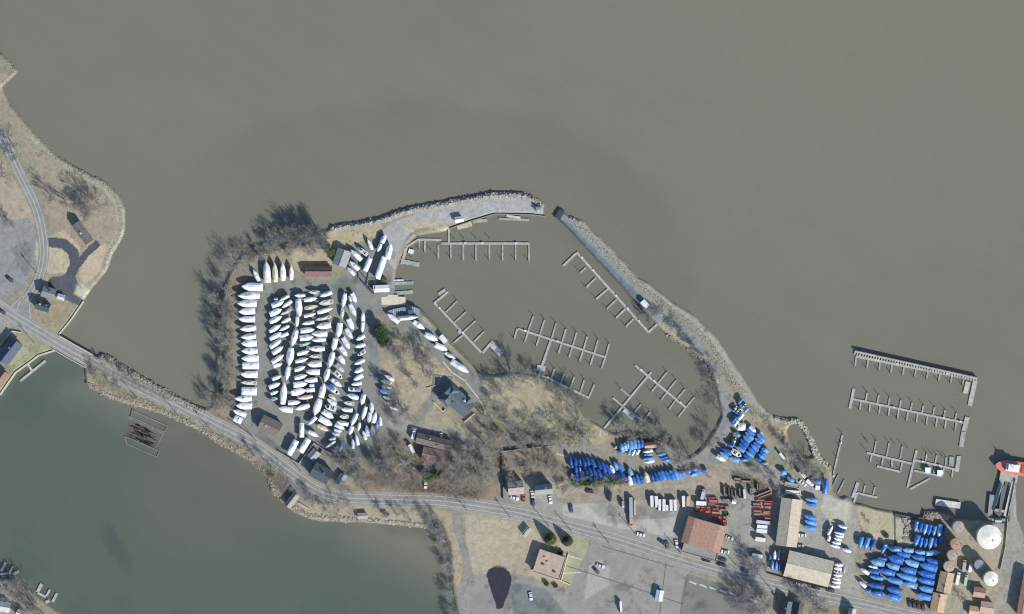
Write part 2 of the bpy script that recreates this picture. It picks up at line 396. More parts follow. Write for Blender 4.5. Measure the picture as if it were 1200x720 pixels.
t = lm*sm((1.15-d)*2)*.5; W_ = W_*(1-t[...,None])+lc((78,84,88))*t[...,None]
basin = [(470,290),(640,262),(660,265),(775,388),(840,470),(830,520),(800,535),(720,505),(650,450),(564,437),(480,345)]
t = inpoly(basin, WX, WY)*.6; W_ = W_*(1-t[...,None])+lc((116,120,110))*t[...,None]
W_ *= np.array([1.06,.985,.865])
q_ = rng.random((400, 400))
def streak(u, v, su, sv):
    a = (u/su) % 398; b = (v/sv) % 398; i = a.astype(int); j = b.astype(int); fa = a-i; fb = b-j; fa = fa*fa*(3-2*fa); fb = fb*fb*(3-2*fb)
    return (q_[j,i]*(1-fa)+q_[j,i+1]*fa)*(1-fb)+(q_[j+1,i]*(1-fa)+q_[j+1,i+1]*fa)*fb
U_ = WX*.82+WY*.57+6000; V_ = -WX*.57+WY*.82+6000
W_ *= (1+(sampled(n4)-.5)*.06+(sampled(n1)-.5)*.035+(streak(U_, V_, 140, 14)-.5)*.03+(streak(U_, V_, 60, 6)-.5)*.022)[...,None]
sh_ = np.clip(sampled(blur(land, 5, 2))*2.2, 0, 1)
W_ = W_*(1-.25*sh_[...,None])+lc((124,120,104))*.25*sh_[...,None]
wm = grid_mesh('water', np.ones(WX.shape, bool), np.zeros(WX.shape), W_, X(wx), Y(wy))
m_water = mat_attr('silty_water', .18, .35, .02, .015, .12, fine=.35)
wm.materials.append(m_water); ob('water', wm, kind='structure')
# river bed far below, reaching the horizon
#@@ROADS
# ------------------------------------------------------------------ roads
def smooth_line(pts, step=6):
    P_ = [np.array(p, float) for p in pts]; out = []
    for i in range(len(P_)-1):
        p0 = P_[max(i-1,0)]; p1 = P_[i]; p2 = P_[i+1]; p3 = P_[min(i+2, len(P_)-1)]
        n = max(1, int(np.linalg.norm(p2-p1)/step))
        for k in range(n):
            t = k/n; out.append(.5*((2*p1)+(-p0+p2)*t+(2*p0-5*p1+4*p2-p3)*t*t+(-p0+3*p1-3*p2+p3)*t**3))
    out.append(P_[-1]); return out
def ribbon(pts, w0, w1, z, mb=None, th=.0):
    """band between offsets w0..w1 (px, + = right of travel)"""
    mb = mb or MB(); L = []; R_ = []
    for i, p in enumerate(pts):
        a = pts[max(i-1,0)]; b = pts[min(i+1, len(pts)-1)]; d = (b-a)/max(np.linalg.norm(b-a), 1e-6); n = np.array([-d[1], d[0]])
        L.append(p+n*w0); R_.append(p+n*w1)
    o = len(mb.v)
    for a, b in zip(L, R_): mb.v += [(X(a[0]), Y(a[1]), z), (X(b[0]), Y(b[1]), z)]
    for i in range(len(pts)-1): k = o+2*i; mb.f.append((k, k+1, k+3, k+2))
    return mb
m_road = mat_paint('worn_asphalt', .85, .2, .18, .35, .02)
m_mark = mat_paint('road_paint', .7, .3, .25, 3)
mr_ = smooth_line(MAINROAD); wr_ = smooth_line(WESTROAD)
def fat(mb, h=.25):      # give a sheet a skirt so that it is a slab
    o = len(mb.v); f0 = list(mb.f); mb.v += [(x, y, z-h) for x, y, z in mb.v]
    mb.f += [tuple(i+o for i in reversed(f)) for f in f0]
    from collections import Counter
    e = Counter(); 
    for f in f0:
        for a, b in zip(f, f[1:]+f[:1]): e[(a,b)] += 1
    for (a, b) in list(e):
        if (b, a) not in e: mb.f.append((b, a, a+o, b+o))
    return mb
ob('road', fat(ribbon(mr_, -6.6, 6.6, GZ+.09)).mesh('road', m_road), color=alb(150,150,143), kind='structure')
ob('road', fat(ribbon(wr_, -6.0, 6.0, GZ+.085)).mesh('road', m_road), color=alb(150,150,144), kind='structure')
ob('road_shoulder', fat(ribbon(mr_, -8.6, 8.2, GZ+.05), .2).mesh('road_shoulder', M['concrete']), color=alb(164,160,146), kind='structure')
mk = MB()
for w in (-5.1, 5.0): ribbon(mr_, w-.22, w+.22, GZ+.10, mk)
mkw = MB()
for w in (-4.2, 4.2): ribbon(wr_[:-3], w-.2, w+.2, GZ+.10, mkw)
ob('road_edge_lines', mk.mesh('edge', m_mark), color=alb(214,212,200), kind='structure')
ob('road_edge_lines', mkw.mesh('edge', m_mark), color=alb(210,208,196), kind='structure')
mk = MB()
for w in (-.35, .35): ribbon(mr_, w-.2, w+.2, GZ+.104, mk)
for w in (-.3, .3): ribbon(wr_[:-3], w-.18, w+.18, GZ+.104, mk)
ob('road_centre_lines', mk.mesh('centre', m_mark), color=alb(202,198,178), kind='structure')
# junction apron and hatching at the western fork
ob('road_junction', fat(MB().add([(X(a),Y(b),GZ+.097) for a,b in [(4,363),(22,350),(36,345),(38,352),(34,362),(36,374),(44,384),(32,381)]][::-1], [tuple(range(8))]), .2).mesh('junction', m_road), color=alb(148,149,144), kind='structure')
mk = MB()
for (a,b,c,d) in [((1),352,12,361),(12,361,19,365),(12,361,24,349),(19,365,24,352),(24,349,28,347),(36,374,34,360),(34,360,37,350)]:
    mk.beam((X(a),Y(b),GZ+.10),(X(c),Y(d),GZ+.10),.22,.02)
ob('junction_markings', mk.mesh('jm', m_mark), color=alb(210,208,196), kind='structure')
# parking stall lines in the southern lots
mk = MB()
for i in range(7):
    a = (808+i*11.8, 681.5+i*3.4); mk.beam((X(a[0]),Y(a[1]),GZ+.02),(X(a[0]+8),Y(a[1]+3.3),GZ+.02), .75, .04)
ob('parking_kerb_stops', mk.mesh('stops', m_mark), color=alb(214,212,204), kind='structure')
mk = MB()
for (a,b,c,d) in [(660,662,762,695),(762,695,800,708),(780,662,773,720),(806,674,797,720),(705,640,790,665)]:
    mk.beam((X(a),Y(b),GZ+.012),(X(c),Y(d),GZ+.012), .45, .02)
ob('pavement_joints', mk.mesh('joints', M['concrete']), color=alb(112,112,106), kind='structure')
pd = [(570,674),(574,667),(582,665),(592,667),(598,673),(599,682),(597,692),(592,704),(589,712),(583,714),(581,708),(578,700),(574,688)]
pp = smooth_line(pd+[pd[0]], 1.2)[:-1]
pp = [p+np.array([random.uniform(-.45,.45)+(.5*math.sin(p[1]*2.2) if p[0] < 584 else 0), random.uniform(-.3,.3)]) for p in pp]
m_dark_patch = mat_paint('dark_patch_surface', .25, .35, .16, .5)
ob('dark_patch', MB().add([(X(p[0]),Y(p[1]),GZ+.03) for p in pp][::-1], [tuple(range(len(pp)))]).mesh('dark_patch', m_dark_patch), color=alb(62,62,68), kind='structure')  # flat dark teardrop sheet just above the paving, ragged on its left edge
# kerbs round the southern lot
mk = MB()
for pts in ([(690,642),(700,632),(712,634),(806,664)], [(552,676),(548,690),(548,720)], [(545,603),(600,611),(690,630)]):
    for a, b in zip(pts[:-1], pts[1:]): mk.beam((X(a[0]),Y(a[1]),GZ+.06),(X(b[0]),Y(b[1]),GZ+.06), .3, .15)
ob('kerb', mk.mesh('kerb', M['concrete']), color=alb(176,172,160), kind='structure')
# submerged / intertidal retaining walls round the basin
def wallmb(pts, w=.6, z0=-1, z1=GZ+.25):
    mb = MB()
    for a, b in zip(pts[:-1], pts[1:]):
        mb.beam((X(a[0]),Y(a[1]),(z0+z1)/2),(X(b[0]),Y(b[1]),(z0+z1)/2), w, z1-z0)
    return mb
def thing_mesh(name, mb, m, color, label, cat, group=None, kind=None, smooth=False):
    return ob(name, mb.mesh(name, m, smooth), color=color, label=label, cat=cat, group=group, kind=kind)
thing_mesh('seawall', wallmb([(650,254),(661,263),(695,300),(725,332),(755,367)], .5), M['concrete'], alb(96,100,100), 'dark sheet-pile wall on the basin side of the eastern breakwater', 'seawall')
thing_mesh('seawall', wallmb([(639,254),(625,252),(580,251),(553,259),(527,268)], .5), M['concrete'], alb(150,148,138), 'pale quay wall inside the northern breakwater', 'seawall')
thing_mesh('seawall', wallmb([(491,362),(500,370),(515,385),(535,407),(552,424),(564,437)], .5), M['concrete'], alb(128,126,114), 'timber bulkhead along the slipway side of the basin', 'seawall')
thing_mesh('seawall', wallmb([(64,411),(45,417),(32,427),(18,437),(0,463)], .9), M['concrete'], alb(206,200,180), 'pale concrete seawall curving below the south-western house', 'seawall')
thing_mesh('seawall', wallmb([(98,353),(83,375),(69,392)], .7), M['concrete'], alb(204,200,184), 'pale seawall beside the lawn north of the bridge', 'seawall')
thing_mesh('seawall', wallmb([(1049,602),(1049,640)], .5), M['concrete'], alb(100,96,88), 'dark timber wall at the eastern edge of the little beach', 'seawall')
thing_mesh('seawall', wallmb([(1049,603),(1070,607),(1082,608),(1084,599)], .6), M['concrete'], alb(110,108,100), 'low dark bulkhead north of the blue wrapped boats', 'seawall')
b_ = MB().beam((X(650.5),Y(253.5),-.2),(X(656.5),Y(245.5),-.2), 4.2, 2.4)
thing_mesh('breakwater_caisson', MB().prism([(X(a),Y(b)) for a,b in [(650,254),(656,244.5),(662,248),(656,259)]], -1, GZ+.05), M['concrete'], alb(70,76,90), 'dark square caisson at the tip of the eastern breakwater', 'caisson')
# ------------------------------------------------------------------ bridge
br = bpy.data.objects.new('road_bridge', None); COL.objects.link(br)
br['label'] = 'low road bridge crossing the channel to the western shore'; br['category'] = 'bridge'
sg = [p for p in mr_ if 60 <= p[0] <= 108]
ob('deck', fat(ribbon(sg, -8.8, 8.8, GZ+.07), .8).mesh('deck', M['concrete']), br, alb(170,168,158))
for w in (-9.2, 8.4):
    mb = fat(ribbon(sg, w, w+.8, GZ+1.0), 1.3); ob('parapet', mb.mesh('parapet', M['concrete']), br, alb(206,202,190))
for t in (75, 84, 93):
    y = 404+(t-70)*.57; ob('pier', MB().beam((X(t-4),Y(y+8),-.4),(X(t+4),Y(y-8),-.4), .8, 2.6).mesh('pier', M['concrete']), br, alb(150,146,134))
#@@BOATS
# ------------------------------------------------------------------ boats
def prof(t, kind):             # t: 0 stern .. 1 bow, half width
    if kind == 'rect': return .5*(1-.10*max(0,(t-.6)/.4)**2)
    if kind == 'sail':
        w = 1-((t-.45)/.55)**2.1 if t > .45 else 1-.34*((.45-t)/.45)**2
        return .5*max(w, .03)
    w = 1-max(0,(t-.5)/.5)**2.4 if t > .5 else 1-.08*((.5-t)/.5)**1.5
    return .5*max(w, .05)
TS = [0,.1,.2,.32,.44,.56,.68,.78,.86,.93,.98,1.0]
def hull_mesh(kind):
    rings = []
    for t in TS:
        w = prof(t, kind); x = t-.5; b = .95+.9*max(0,(t-.7)/.3)**2
        rings.append([(x, -w, 2.35), (x, -w*.93, 1.75), (x, -w*.35, b), (x, w*.35, b), (x, w*.93, 1.75), (x, w, 2.35)])
    mb = MB().loft(rings)
    if kind == 'sail': mb.box(-.16,.12,-.03,.03,.15,1.05)
    return mb.mesh('hull_'+kind, M['hull'])
def cover_mesh(kind, seed, ridge=3.35, hump=.6):
    r = random.Random(seed); rings = []; n = len(TS)
    hc = r.uniform(.35, .6); hs = r.uniform(.12, .22); off = r.uniform(-.06, .06)
    for i, t in enumerate(TS):
        w = prof(t, kind)*1.06+.004; x = (t-.5)*1.015
        zr = ridge+hump*math.exp(-((t-hc)/hs)**2)-.35*max(0,(t-.75)/.25)**2-(.5 if i == 0 else 0)+r.uniform(-.08,.08)
        ze = 2.25+r.uniform(-.05,.05); zs = 2.75+r.uniform(-.06,.06)
        rings.append([(x,-w,ze-.25),(x,-w,zs-.15),(x,-w*.55,(zs+zr)/2+.10+r.uniform(-.06,.06)),(x,off*w,zr),(x,w*.55,(zs+zr)/2+.10+r.uniform(-.06,.06)),(x,w,zs-.15),(x,w,ze-.25)])
    mb = MB().loft(rings)
    return mb.mesh('cover_'+kind, M['wrap'])
def cradle_mesh():
    mb = MB()
    for x in (-.28, .22):
        mb.box(x-.02,x+.02,-.42,.42,0,.16)
        for y in (-.36,.36): mb.beam((x,y,0),(x,y*.75,1.75),.03,.012,(1,0,0))
        mb.box(x-.012,x+.012,-.10,.10,.1,1.0)
    mb.box(-.3,.24,-.40,-.36,0,.12); mb.box(-.3,.24,.36,.40,0,.12)
    return mb.mesh('cradle', M['rust'])
H_ = {k: hull_mesh(k) for k in ('motor','sail','rect')}
CV = {k: [cover_mesh(k, 100*i+len(k), 3.2+.12*(i % 3), .35+.2*(i % 3)) for i in range(6)] for k in ('motor','sail','rect')}
CR = cradle_mesh()
def deck_mesh(kind):
    o = [((t-.5)*.99, prof(t,kind)*.94) for t in TS]; poly = [(x,-w) for x,w in o]+[(x,w) for x,w in reversed(o)]
    return MB().prism(poly, 2.3, 2.44).mesh('deck', M['hull'])
DK = {k: deck_mesh(k) for k in ('motor','sail')}
CABS = MB().loft([[(-.22,-.22,2.42),(.2,-.16,2.42),(.2,.16,2.42),(-.22,.22,2.42)],[(-.20,-.17,2.95),(.12,-.11,2.8),(.12,.11,2.8),(-.20,.17,2.95)]]).mesh('cabin', M['hull'])
COCK = MB().box(-.44,-.25,-.20,.20,2.43,2.47).mesh('cockpit', M['wall'])
MAST = MB().cyl(.06,0,2.4,13.5,.009,.006,8).mesh('mast', M['paint'])
MAST.transform(Matrix.Identity(4))
BOOM = MB().beam((.05,0,3.6),(-.33,0,3.5),.05,.15).mesh('boom', M['paint'])
RIG = MB().beam((.06,0,10),(.06,-.3,10.05),.01,.08).beam((.06,0,10),(.06,.3,10.05),.01,.08).mesh('spreader', M['paint'])
COCKM = MB().box(-.42,.02,-.30,.30,2.45,2.50).mesh('cockpit', M['wall'])
CONS = MB().loft([[(-.04,-.3,2.43),(.2,-.26,2.43),(.2,.26,2.43),(-.04,.3,2.43)],[(-.02,-.26,3.15),(.1,-.2,3.1),(.1,.2,3.1),(-.02,.26,3.15)]]).mesh('cabin', M['hull'])
SCRN = MB().beam((.16,-.24,2.8),(.16,.24,2.8),.05,.5,(.6,0,1)).mesh('windscreen', M['glass'])
SEAT = MB().box(-.38,-.3,-.26,.26,2.5,2.8).box(-.16,-.1,-.24,-.06,2.5,2.95).box(-.16,-.1,.06,.24,2.5,2.95).mesh('seats', M['wall'])
PATCH = MB().loft([[(-.47,-.42,3.02),(-.15,-.44,3.02),(-.15,.44,3.02),(-.47,.42,3.02)],[(-.46,-.1,3.5),(-.15,-.1,3.62),(-.15,.1,3.62),(-.46,.1,3.5)]]).mesh('awning', M['wrap'])
WHITE = alb(247,247,246); CREAM = alb(228,220,196)
HULLC = [alb(225,225,220), alb(60,66,84), alb(200,200,196), alb(90,40,40), alb(215,210,196)]
LOOK = dict(w='white shrink-wrapped boat', R='boxy white shrink-wrapped boat', s='bare sailboat with mast and pale cabin', t='teal sailboat with bare mast',
  b='bright blue wrapped boat', d='deep blue wrapped boat', l='light blue covered boat', k='cream covered boat', o='open white motorboat with dark cockpit',
  g='white sailboat with green cover', v='motorboat with purple awning', y='grey covered boat', W='white wrapped sailboat', q='small white dinghy-sized covered boat', z='blue and white patched covered boat')
BLUES = [(72,130,206),(84,144,218),(94,154,224),(60,112,194),(104,162,222),(128,176,220),(70,122,200)]
BOATS = []
def T(x0, y0, s, row, items):
    for it in items:
        (a,b,c,d,w,k) = it[:6]
        BOATS.append(dict(b=(x0+a/s, y0+b/s), s=(x0+c/s, y0+d/s), w=w/s, k=k, row=row))
# each: bow x,y, stern x,y, beam, kind - in the pixel frame of one enlarged tile
T(260,290,10,'W', [(235,458,482,470,80,'w'),(190,568,447,565,78,'w'),(185,658,410,658,75,'w')])
T(270,350,12,'W', [(118,185,350,172,82,'w'),(122,290,350,292,82,'w'),(135,430,365,410,84,'w'),(148,543,362,530,72,'w'),(155,632,372,628,78,'w')])
T(270,400,12,'W', [(155,135,385,140,82,'w'),(160,242,400,240,80,'w'),(178,345,405,342,86,'R'),(148,465,385,468,84,'w'),(148,580,378,588,58,'s')])
T(270,450,12,'W', [(165,100,375,105,92,'R'),(60,205,305,205,88,'w'),(85,305,308,312,78,'w'),(40,370,225,440,60,'w'),(60,478,165,525,80,'R')])
T(260,290,10,'N', [(370,262,440,395,45,'w'),(522,165,540,415,70,'w'),(622,180,632,408,62,'k'),(715,182,722,395,60,'w'),(815,205,818,385,52,'w')])
T(310,320,12,'A', [(135,375,190,368,35,'q'),(215,388,345,318,48,'w'),(275,400,105,465,70,'w'),(250,488,385,395,50,'w'),(245,510,80,585,72,'w'),(225,595,380,515,40,'s'),(250,610,75,695,68,'w'),(235,705,365,640,48,'w')])
T(270,350,12,'A', [(715,370,550,465,68,'w'),(685,455,830,385,45,'w'),(720,480,560,575,62,'w'),(690,540,818,490,45,'w'),(715,585,560,685,62,'w')])
T(270,400,12,'A', [(745,75,595,175,62,'w'),(755,190,585,300,62,'w'),(735,315,610,355,45,'w'),(720,485,590,535,50,'w'),(705,590,548,650,58,'w')])
T(270,450,12,'A', [(680,100,570,145,45,'w'),(680,205,545,220,50,'g')])
T(310,320,12,'B', [(420,318,575,315,50,'w'),(500,620,475,370,82,'W')])
T(270,350,12,'B', [(935,405,945,255,50,'w'),(870,670,930,445,78,'W')])
T(270,400,12,'B', [(825,350,860,95,86,'W'),(790,550,820,360,60,'W')])
T(270,450,12,'B', [(765,-25,740,285,88,'W')])
T(310,320,12,'C', [(620,272,785,275,48,'s'),(745,355,560,385,60,'w'),(760,465,565,500,58,'s'),(725,570,560,610,50,'w')])
T(270,350,12,'C', [(1005,360,1180,330,48,'w'),(1185,435,990,455,64,'w'),(1175,540,980,560,72,'w'),(1140,620,975,665,42,'t')])
T(270,400,12,'C', [(1115,135,940,185,58,'W'),(1100,240,915,290,58,'W'),(1060,355,905,410,58,'W'),(1085,475,905,520,62,'W'),(1085,595,890,615,74,'w'),(1115,620,1180,620,35,'q')])
T(270,450,12,'C', [(1075,85,860,130,82,'w'),(1190,80,1070,90,52,'R'),(945,205,1160,175,48,'k'),(990,255,815,265,58,'w'),(915,360,1115,300,60,'w'),(685,340,880,375,70,'w')])
T(310,320,12,'D', [(780,330,950,270,58,'w'),(765,435,970,400,70,'s'),(965,495,745,560,58,'w'),(715,665,940,615,48,'s')])
T(370,340,12,'D', [(10,520,215,490,78,'w'),(-60,615,165,615,78,'w'),(-60,705,140,695,60,'w')])
T(350,400,12,'D', [(140,105,370,105,75,'w'),(150,215,320,210,48,'s'),(120,325,325,315,78,'w'),(105,430,300,432,78,'w'),(85,555,265,540,62,'w')])
T(370,340,12,'E', [(385,245,415,50,60,'w'),(375,410,380,260,45,'s'),(315,670,345,465,72,'w')])
T(350,400,12,'E', [(485,135,525,-40,66,'w'),(430,370,485,155,74,'w'),(370,575,420,390,72,'w')])
T(360,450,12,'E', [(240,-5,195,190,72,'w'),(105,445,180,215,86,'w'),(20,570,130,465,50,'w')])
T(370,340,12,'F', [(570,180,510,45,52,'w'),(470,90,500,160,25,'q'),(565,370,480,200,62,'w'),(535,560,460,405,66,'w'),(520,690,425,545,62,'w')])
T(350,400,12,'F', [(720,110,624,-50,62,'w'),(685,210,590,80,60,'w'),(655,330,570,205,58,'w'),(645,440,530,320,62,'y'),(615,530,510,425,60,'o'),(615,645,465,530,60,'w')])
T(360,450,12,'F', [(460,150,310,20,66,'z'),(420,245,310,150,50,'s'),(280,210,410,290,60,'w'),(250,310,410,350,78,'o'),(375,480,225,385,74,'w'),(355,580,170,480,78,'w'),(305,660,145,580,62,'k')])
T(320,500,12,'F', [(645,140,500,65,54,'w')])
T(370,340,12,'G', [(665,315,665,440,48,'w'),(655,600,665,455,48,'w'),(570,702,690,640,55,'w')])
T(350,400,12,'G', [(790,85,940,45,54,'w'),(830,200,940,135,54,'o'),(780,325,930,260,56,'w'),(785,440,900,385,56,'w'),(775,545,905,475,58,'w'),(740,610,885,590,48,'w'),(700,675,870,680,58,'v')])
T(360,450,12,'G', [(560,150,725,200,66,'w'),(515,265,665,280,58,'s'),(480,355,640,370,58,'w'),(455,460,585,460,55,'s'),(415,530,580,570,58,'w'),(530,635,395,570,52,'w'),(490,670,380,650,45,'w'),(350,690,460,710,50,'y')])
T(320,500,12,'G', [(785,185,880,160,42,'y'),(740,300,880,205,35,'w'),(985,240,925,345,42,'b')])
T(360,450,12,'H', [(765,295,800,145,58,'w'),(775,505,830,320,58,'w'),(900,250,915,405,52,'w'),(860,550,895,400,56,'w'),(970,385,930,550,58,'w'),(985,645,980,510,44,'b'),(1025,455,1035,585,48,'w'),(620,590,705,415,62,'w'),(595,715,635,600,52,'w'),(720,665,740,545,44,'w'),(835,580,860,735,48,'w'),(910,590,935,730,52,'w')])
T(320,500,12,'H', [(1120,175,1130,310,40,'w'),(1165,110,1200,260,44,'w')])
T(280,500,6.54,'H', [(950,30,975,100,24,'w')])
T(320,500,12,'S', [(405,-45,405,150,62,'R'),(225,395,330,195,82,'R'),(390,360,500,175,82,'R')])
T(430,400,7.06,'L', [(145,280,225,325,28,'w'),(115,325,205,352,28,'w'),(125,370,205,390,28,'w'),(105,405,180,425,33,'l'),(130,455,195,478,28,'w'),(150,495,205,520,22,'o'),(190,540,250,560,25,'w')])
T(430,350,10,'K', [(240,180,375,280,55,'w'),(600,215,385,235,48,'w'),(680,360,545,270,60,'w'),(835,495,680,415,60,'w'),(945,605,800,540,58,'w'),(1040,705,915,635,45,'w')])
T(430,400,7.06,'K', [(845,260,700,165,45,'w')])
T(380,260,12,'T', [(610,245,680,395,50,'w'),(480,365,610,470,58,'o'),(375,395,525,540,60,'w'),(360,555,490,675,60,'w'),(325,640,430,750,45,'w'),(865,185,810,300,56,'w'),(750,425,800,310,48,'w'),(940,310,885,525,74,'w'),(650,515,575,695,68,'R'),(850,500,745,800,80,'R')])
T(710,500,10,'P', [(175,195,200,300,38,'b'),(215,180,235,285,38,'b'),(255,160,265,265,38,'b'),(295,165,300,270,38,'b'),(335,150,345,260,38,'b'),(375,150,385,255,38,'b'),(415,140,420,245,38,'b')])
T(710,500,10,'Q', [(120,285,185,300,32,'b'),(255,345,285,270,30,'b'),(305,345,335,270,30,'w'),(355,335,390,270,30,'w'),(430,298,545,278,34,'w'),(440,337,540,325,32,'l'),(430,380,555,368,34,'l'),(445,420,565,400,35,'w'),(580,295,690,265,38,'b'),(600,335,700,315,36,'b'),(635,375,725,350,36,'b'),(660,405,760,385,38,'b'),(90,255,130,240,28,'o')])
T(660,520,10,'X', [(75,140,100,270,32,'d'),(140,165,145,250,34,'d'),(185,160,200,250,34,'d'),(225,165,260,260,34,'d'),(270,160,305,245,34,'d'),(330,180,370,270,34,'d'),(395,195,440,290,34,'d'),(455,215,495,325,34,'d'),(500,240,545,340,34,'d'),(550,255,595,335,36,'w'),(595,215,640,300,34,'b'),(635,215,695,315,34,'b')])
T(660,520,10,'V', [(95,320,100,410,34,'d'),(145,260,150,335,34,'d'),(150,345,160,425,34,'d'),(190,260,196,330,32,'d'),(200,340,212,415,34,'d'),(250,270,285,350,34,'d'),(295,265,335,360,34,'d'),(350,285,395,400,36,'d'),(405,300,445,395,36,'d'),(460,335,505,400,36,'d'),(535,345,590,400,36,'d'),(610,330,670,400,36,'d'),(655,310,735,420,34,'d'),(110,440,170,470,30,'d'),(300,375,335,430,32,'d')])
T(660,520,10,'Y', [(765,285,805,370,38,'b'),(765,370,795,485,38,'w'),(820,385,840,470,32,'b'),(855,355,885,465,34,'b'),(900,370,935,465,34,'b'),(955,325,995,450,46,'k')])
T(710,500,10,'Y', [(525,525,560,650,36,'d'),(565,525,602,640,36,'d'),(605,515,655,635,36,'b'),(645,510,695,620,36,'b'),(690,510,745,625,38,'b'),(735,500,800,625,38,'b'),(790,495,850,615,36,'b'),(840,535,892,605,36,'b'),(885,520,935,580,36,'b'),(930,550,1000,515,36,'b'),(970,575,1060,550,34,'l'),(1000,505,1080,500,34,'b'),(1050,505,1115,550,38,'b'),(1140,520,1190,512,34,'b')])
T(820,450,12,'Z', [(600,195,545,280,38,'b'),(590,285,555,320,30,'b'),(645,280,580,370,40,'o'),(690,325,625,400,35,'b'),(520,310,470,390,36,'z'),(555,355,505,415,30,'z'),(575,400,530,440,28,'b'),(610,420,540,500,48,'R'),(520,460,450,545,40,'b'),(535,515,480,590,42,'R'),(640,610,535,600,95,'R'),(790,680,700,600,45,'w')])
T(820,490,12,'M', [(480,200,560,260,48,'b'),(650,150,765,245,44,'b'),(635,195,745,305,48,'b'),(605,245,705,340,48,'b'),(565,290,675,395,48,'b'),(545,350,650,430,44,'b'),(520,400,625,475,46,'b'),(585,540,445,455,58,'o'),(340,450,440,520,48,'b'),(275,475,395,560,48,'b'),(365,605,235,530,50,'w'),(385,365,465,400,40,'b'),(510,270,455,400,32,'z'),(400,555,550,605,50,'b'),(550,585,670,590,40,'b'),(610,510,715,580,42,'b'),(640,465,755,545,44,'b'),(670,405,775,500,44,'b'),(710,360,815,465,44,'b'),(750,335,840,415,44,'b'),(770,280,870,355,46,'b'),(800,215,905,320,54,'b'),(830,190,880,240,34,'o'),(865,425,965,480,50,'b'),(845,460,935,530,50,'b'),(820,505,915,570,50,'b'),(765,560,865,605,44,'b'),(870,640,950,640,40,'y'),(300,425,400,455,34,'d')])
T(900,530,10,'J', [(525,352,620,348,52,'b'),(685,300,660,490,58,'b'),(430,540,575,570,50,'b'),(440,600,560,615,45,'b'),(135,232,215,240,50,'l'),(215,285,300,345,45,'l')])
T(900,590,10,'J', [(420,140,550,180,50,'b'),(420,200,565,240,50,'b'),(400,265,560,300,56,'b')])
T(900,590,10,'I', [(755,260,700,370,30,'w'),(720,370,700,440,35,'w'),(815,255,920,285,35,'w'),(790,285,900,325,36,'d'),(770,335,885,365,34,'w'),(775,370,880,388,32,'w'),(765,405,860,430,34,'w'),(740,450,850,470,34,'w'),(720,485,835,515,34,'w'),(860,530,970,565,35,'w')])
T(880,640,8.57,'O', [(240,40,235,130,32,'w'),(280,25,270,140,34,'d'),(215,140,210,235,26,'b'),(255,150,250,240,26,'b'),(290,160,285,250,26,'b'),(195,95,190,135,26,'b')])
T(880,640,8.57,'U', [(835,185,920,190,32,'w'),(830,222,910,230,32,'w'),(830,255,905,260,30,'o'),(825,290,910,295,32,'w'),(812,322,895,335,32,'w'),(808,357,900,365,34,'w'),(795,398,890,405,34,'w'),(940,195,925,270,24,'y')])
T(1000,590,10,'a', [(70,525,95,395,40,'b'),(130,540,175,400,44,'b'),(195,555,250,425,38,'b'),(325,590,375,475,40,'b')])
T(1000,590,10,'c', [(715,330,745,210,36,'b'),(775,340,795,230,34,'b'),(820,370,850,245,36,'b'),(870,375,905,250,38,'b'),(930,385,955,265,36,'b'),(990,400,1020,245,48,'b'),(1050,330,1065,265,28,'d')])
T(1000,590,10,'e', [(715,500,755,370,48,'b'),(775,520,800,400,36,'b'),(830,520,855,410,36,'b'),(885,535,915,400,38,'b'),(950,515,970,400,38,'b'),(1010,470,1030,390,48,'b')])
T(1000,590,10,'f', [(405,530,560,535,54,'b'),(570,540,700,555,45,'b'),(710,560,835,575,45,'b'),(1015,570,845,585,50,'b')])
T(1000,590,10,'h', [(500,580,660,615,46,'b'),(670,615,830,650,52,'b'),(845,650,985,690,56,'b')])
T(1000,648,10,'i', [(270,55,390,75,35,'b'),(400,45,580,95,68,'b'),(590,85,755,145,56,'b'),(770,130,975,190,64,'b')])
T(1000,648,10,'j', [(190,90,360,130,58,'b'),(375,125,530,175,58,'b'),(545,180,730,225,58,'b'),(745,220,950,270,58,'b')])
T(1000,648,10,'m', [(80,180,180,245,38,'w'),(165,150,280,172,30,'w'),(165,205,295,230,40,'b'),(290,195,480,245,54,'b'),(490,240,730,315,58,'b'),(740,300,940,350,55,'b')])
T(1000,648,10,'n', [(185,270,340,300,40,'b'),(370,290,560,345,55,'b'),(575,350,740,390,55,'b'),(760,400,925,440,55,'b')])
T(1000,648,10,'p', [(65,330,145,400,38,'w'),(145,355,350,400,54,'b'),(380,405,565,460,58,'b'),(725,485,900,530,55,'b'),(130,440,200,450,38,'b'),(200,460,345,490,54,'b'),(370,490,550,545,55,'b')])
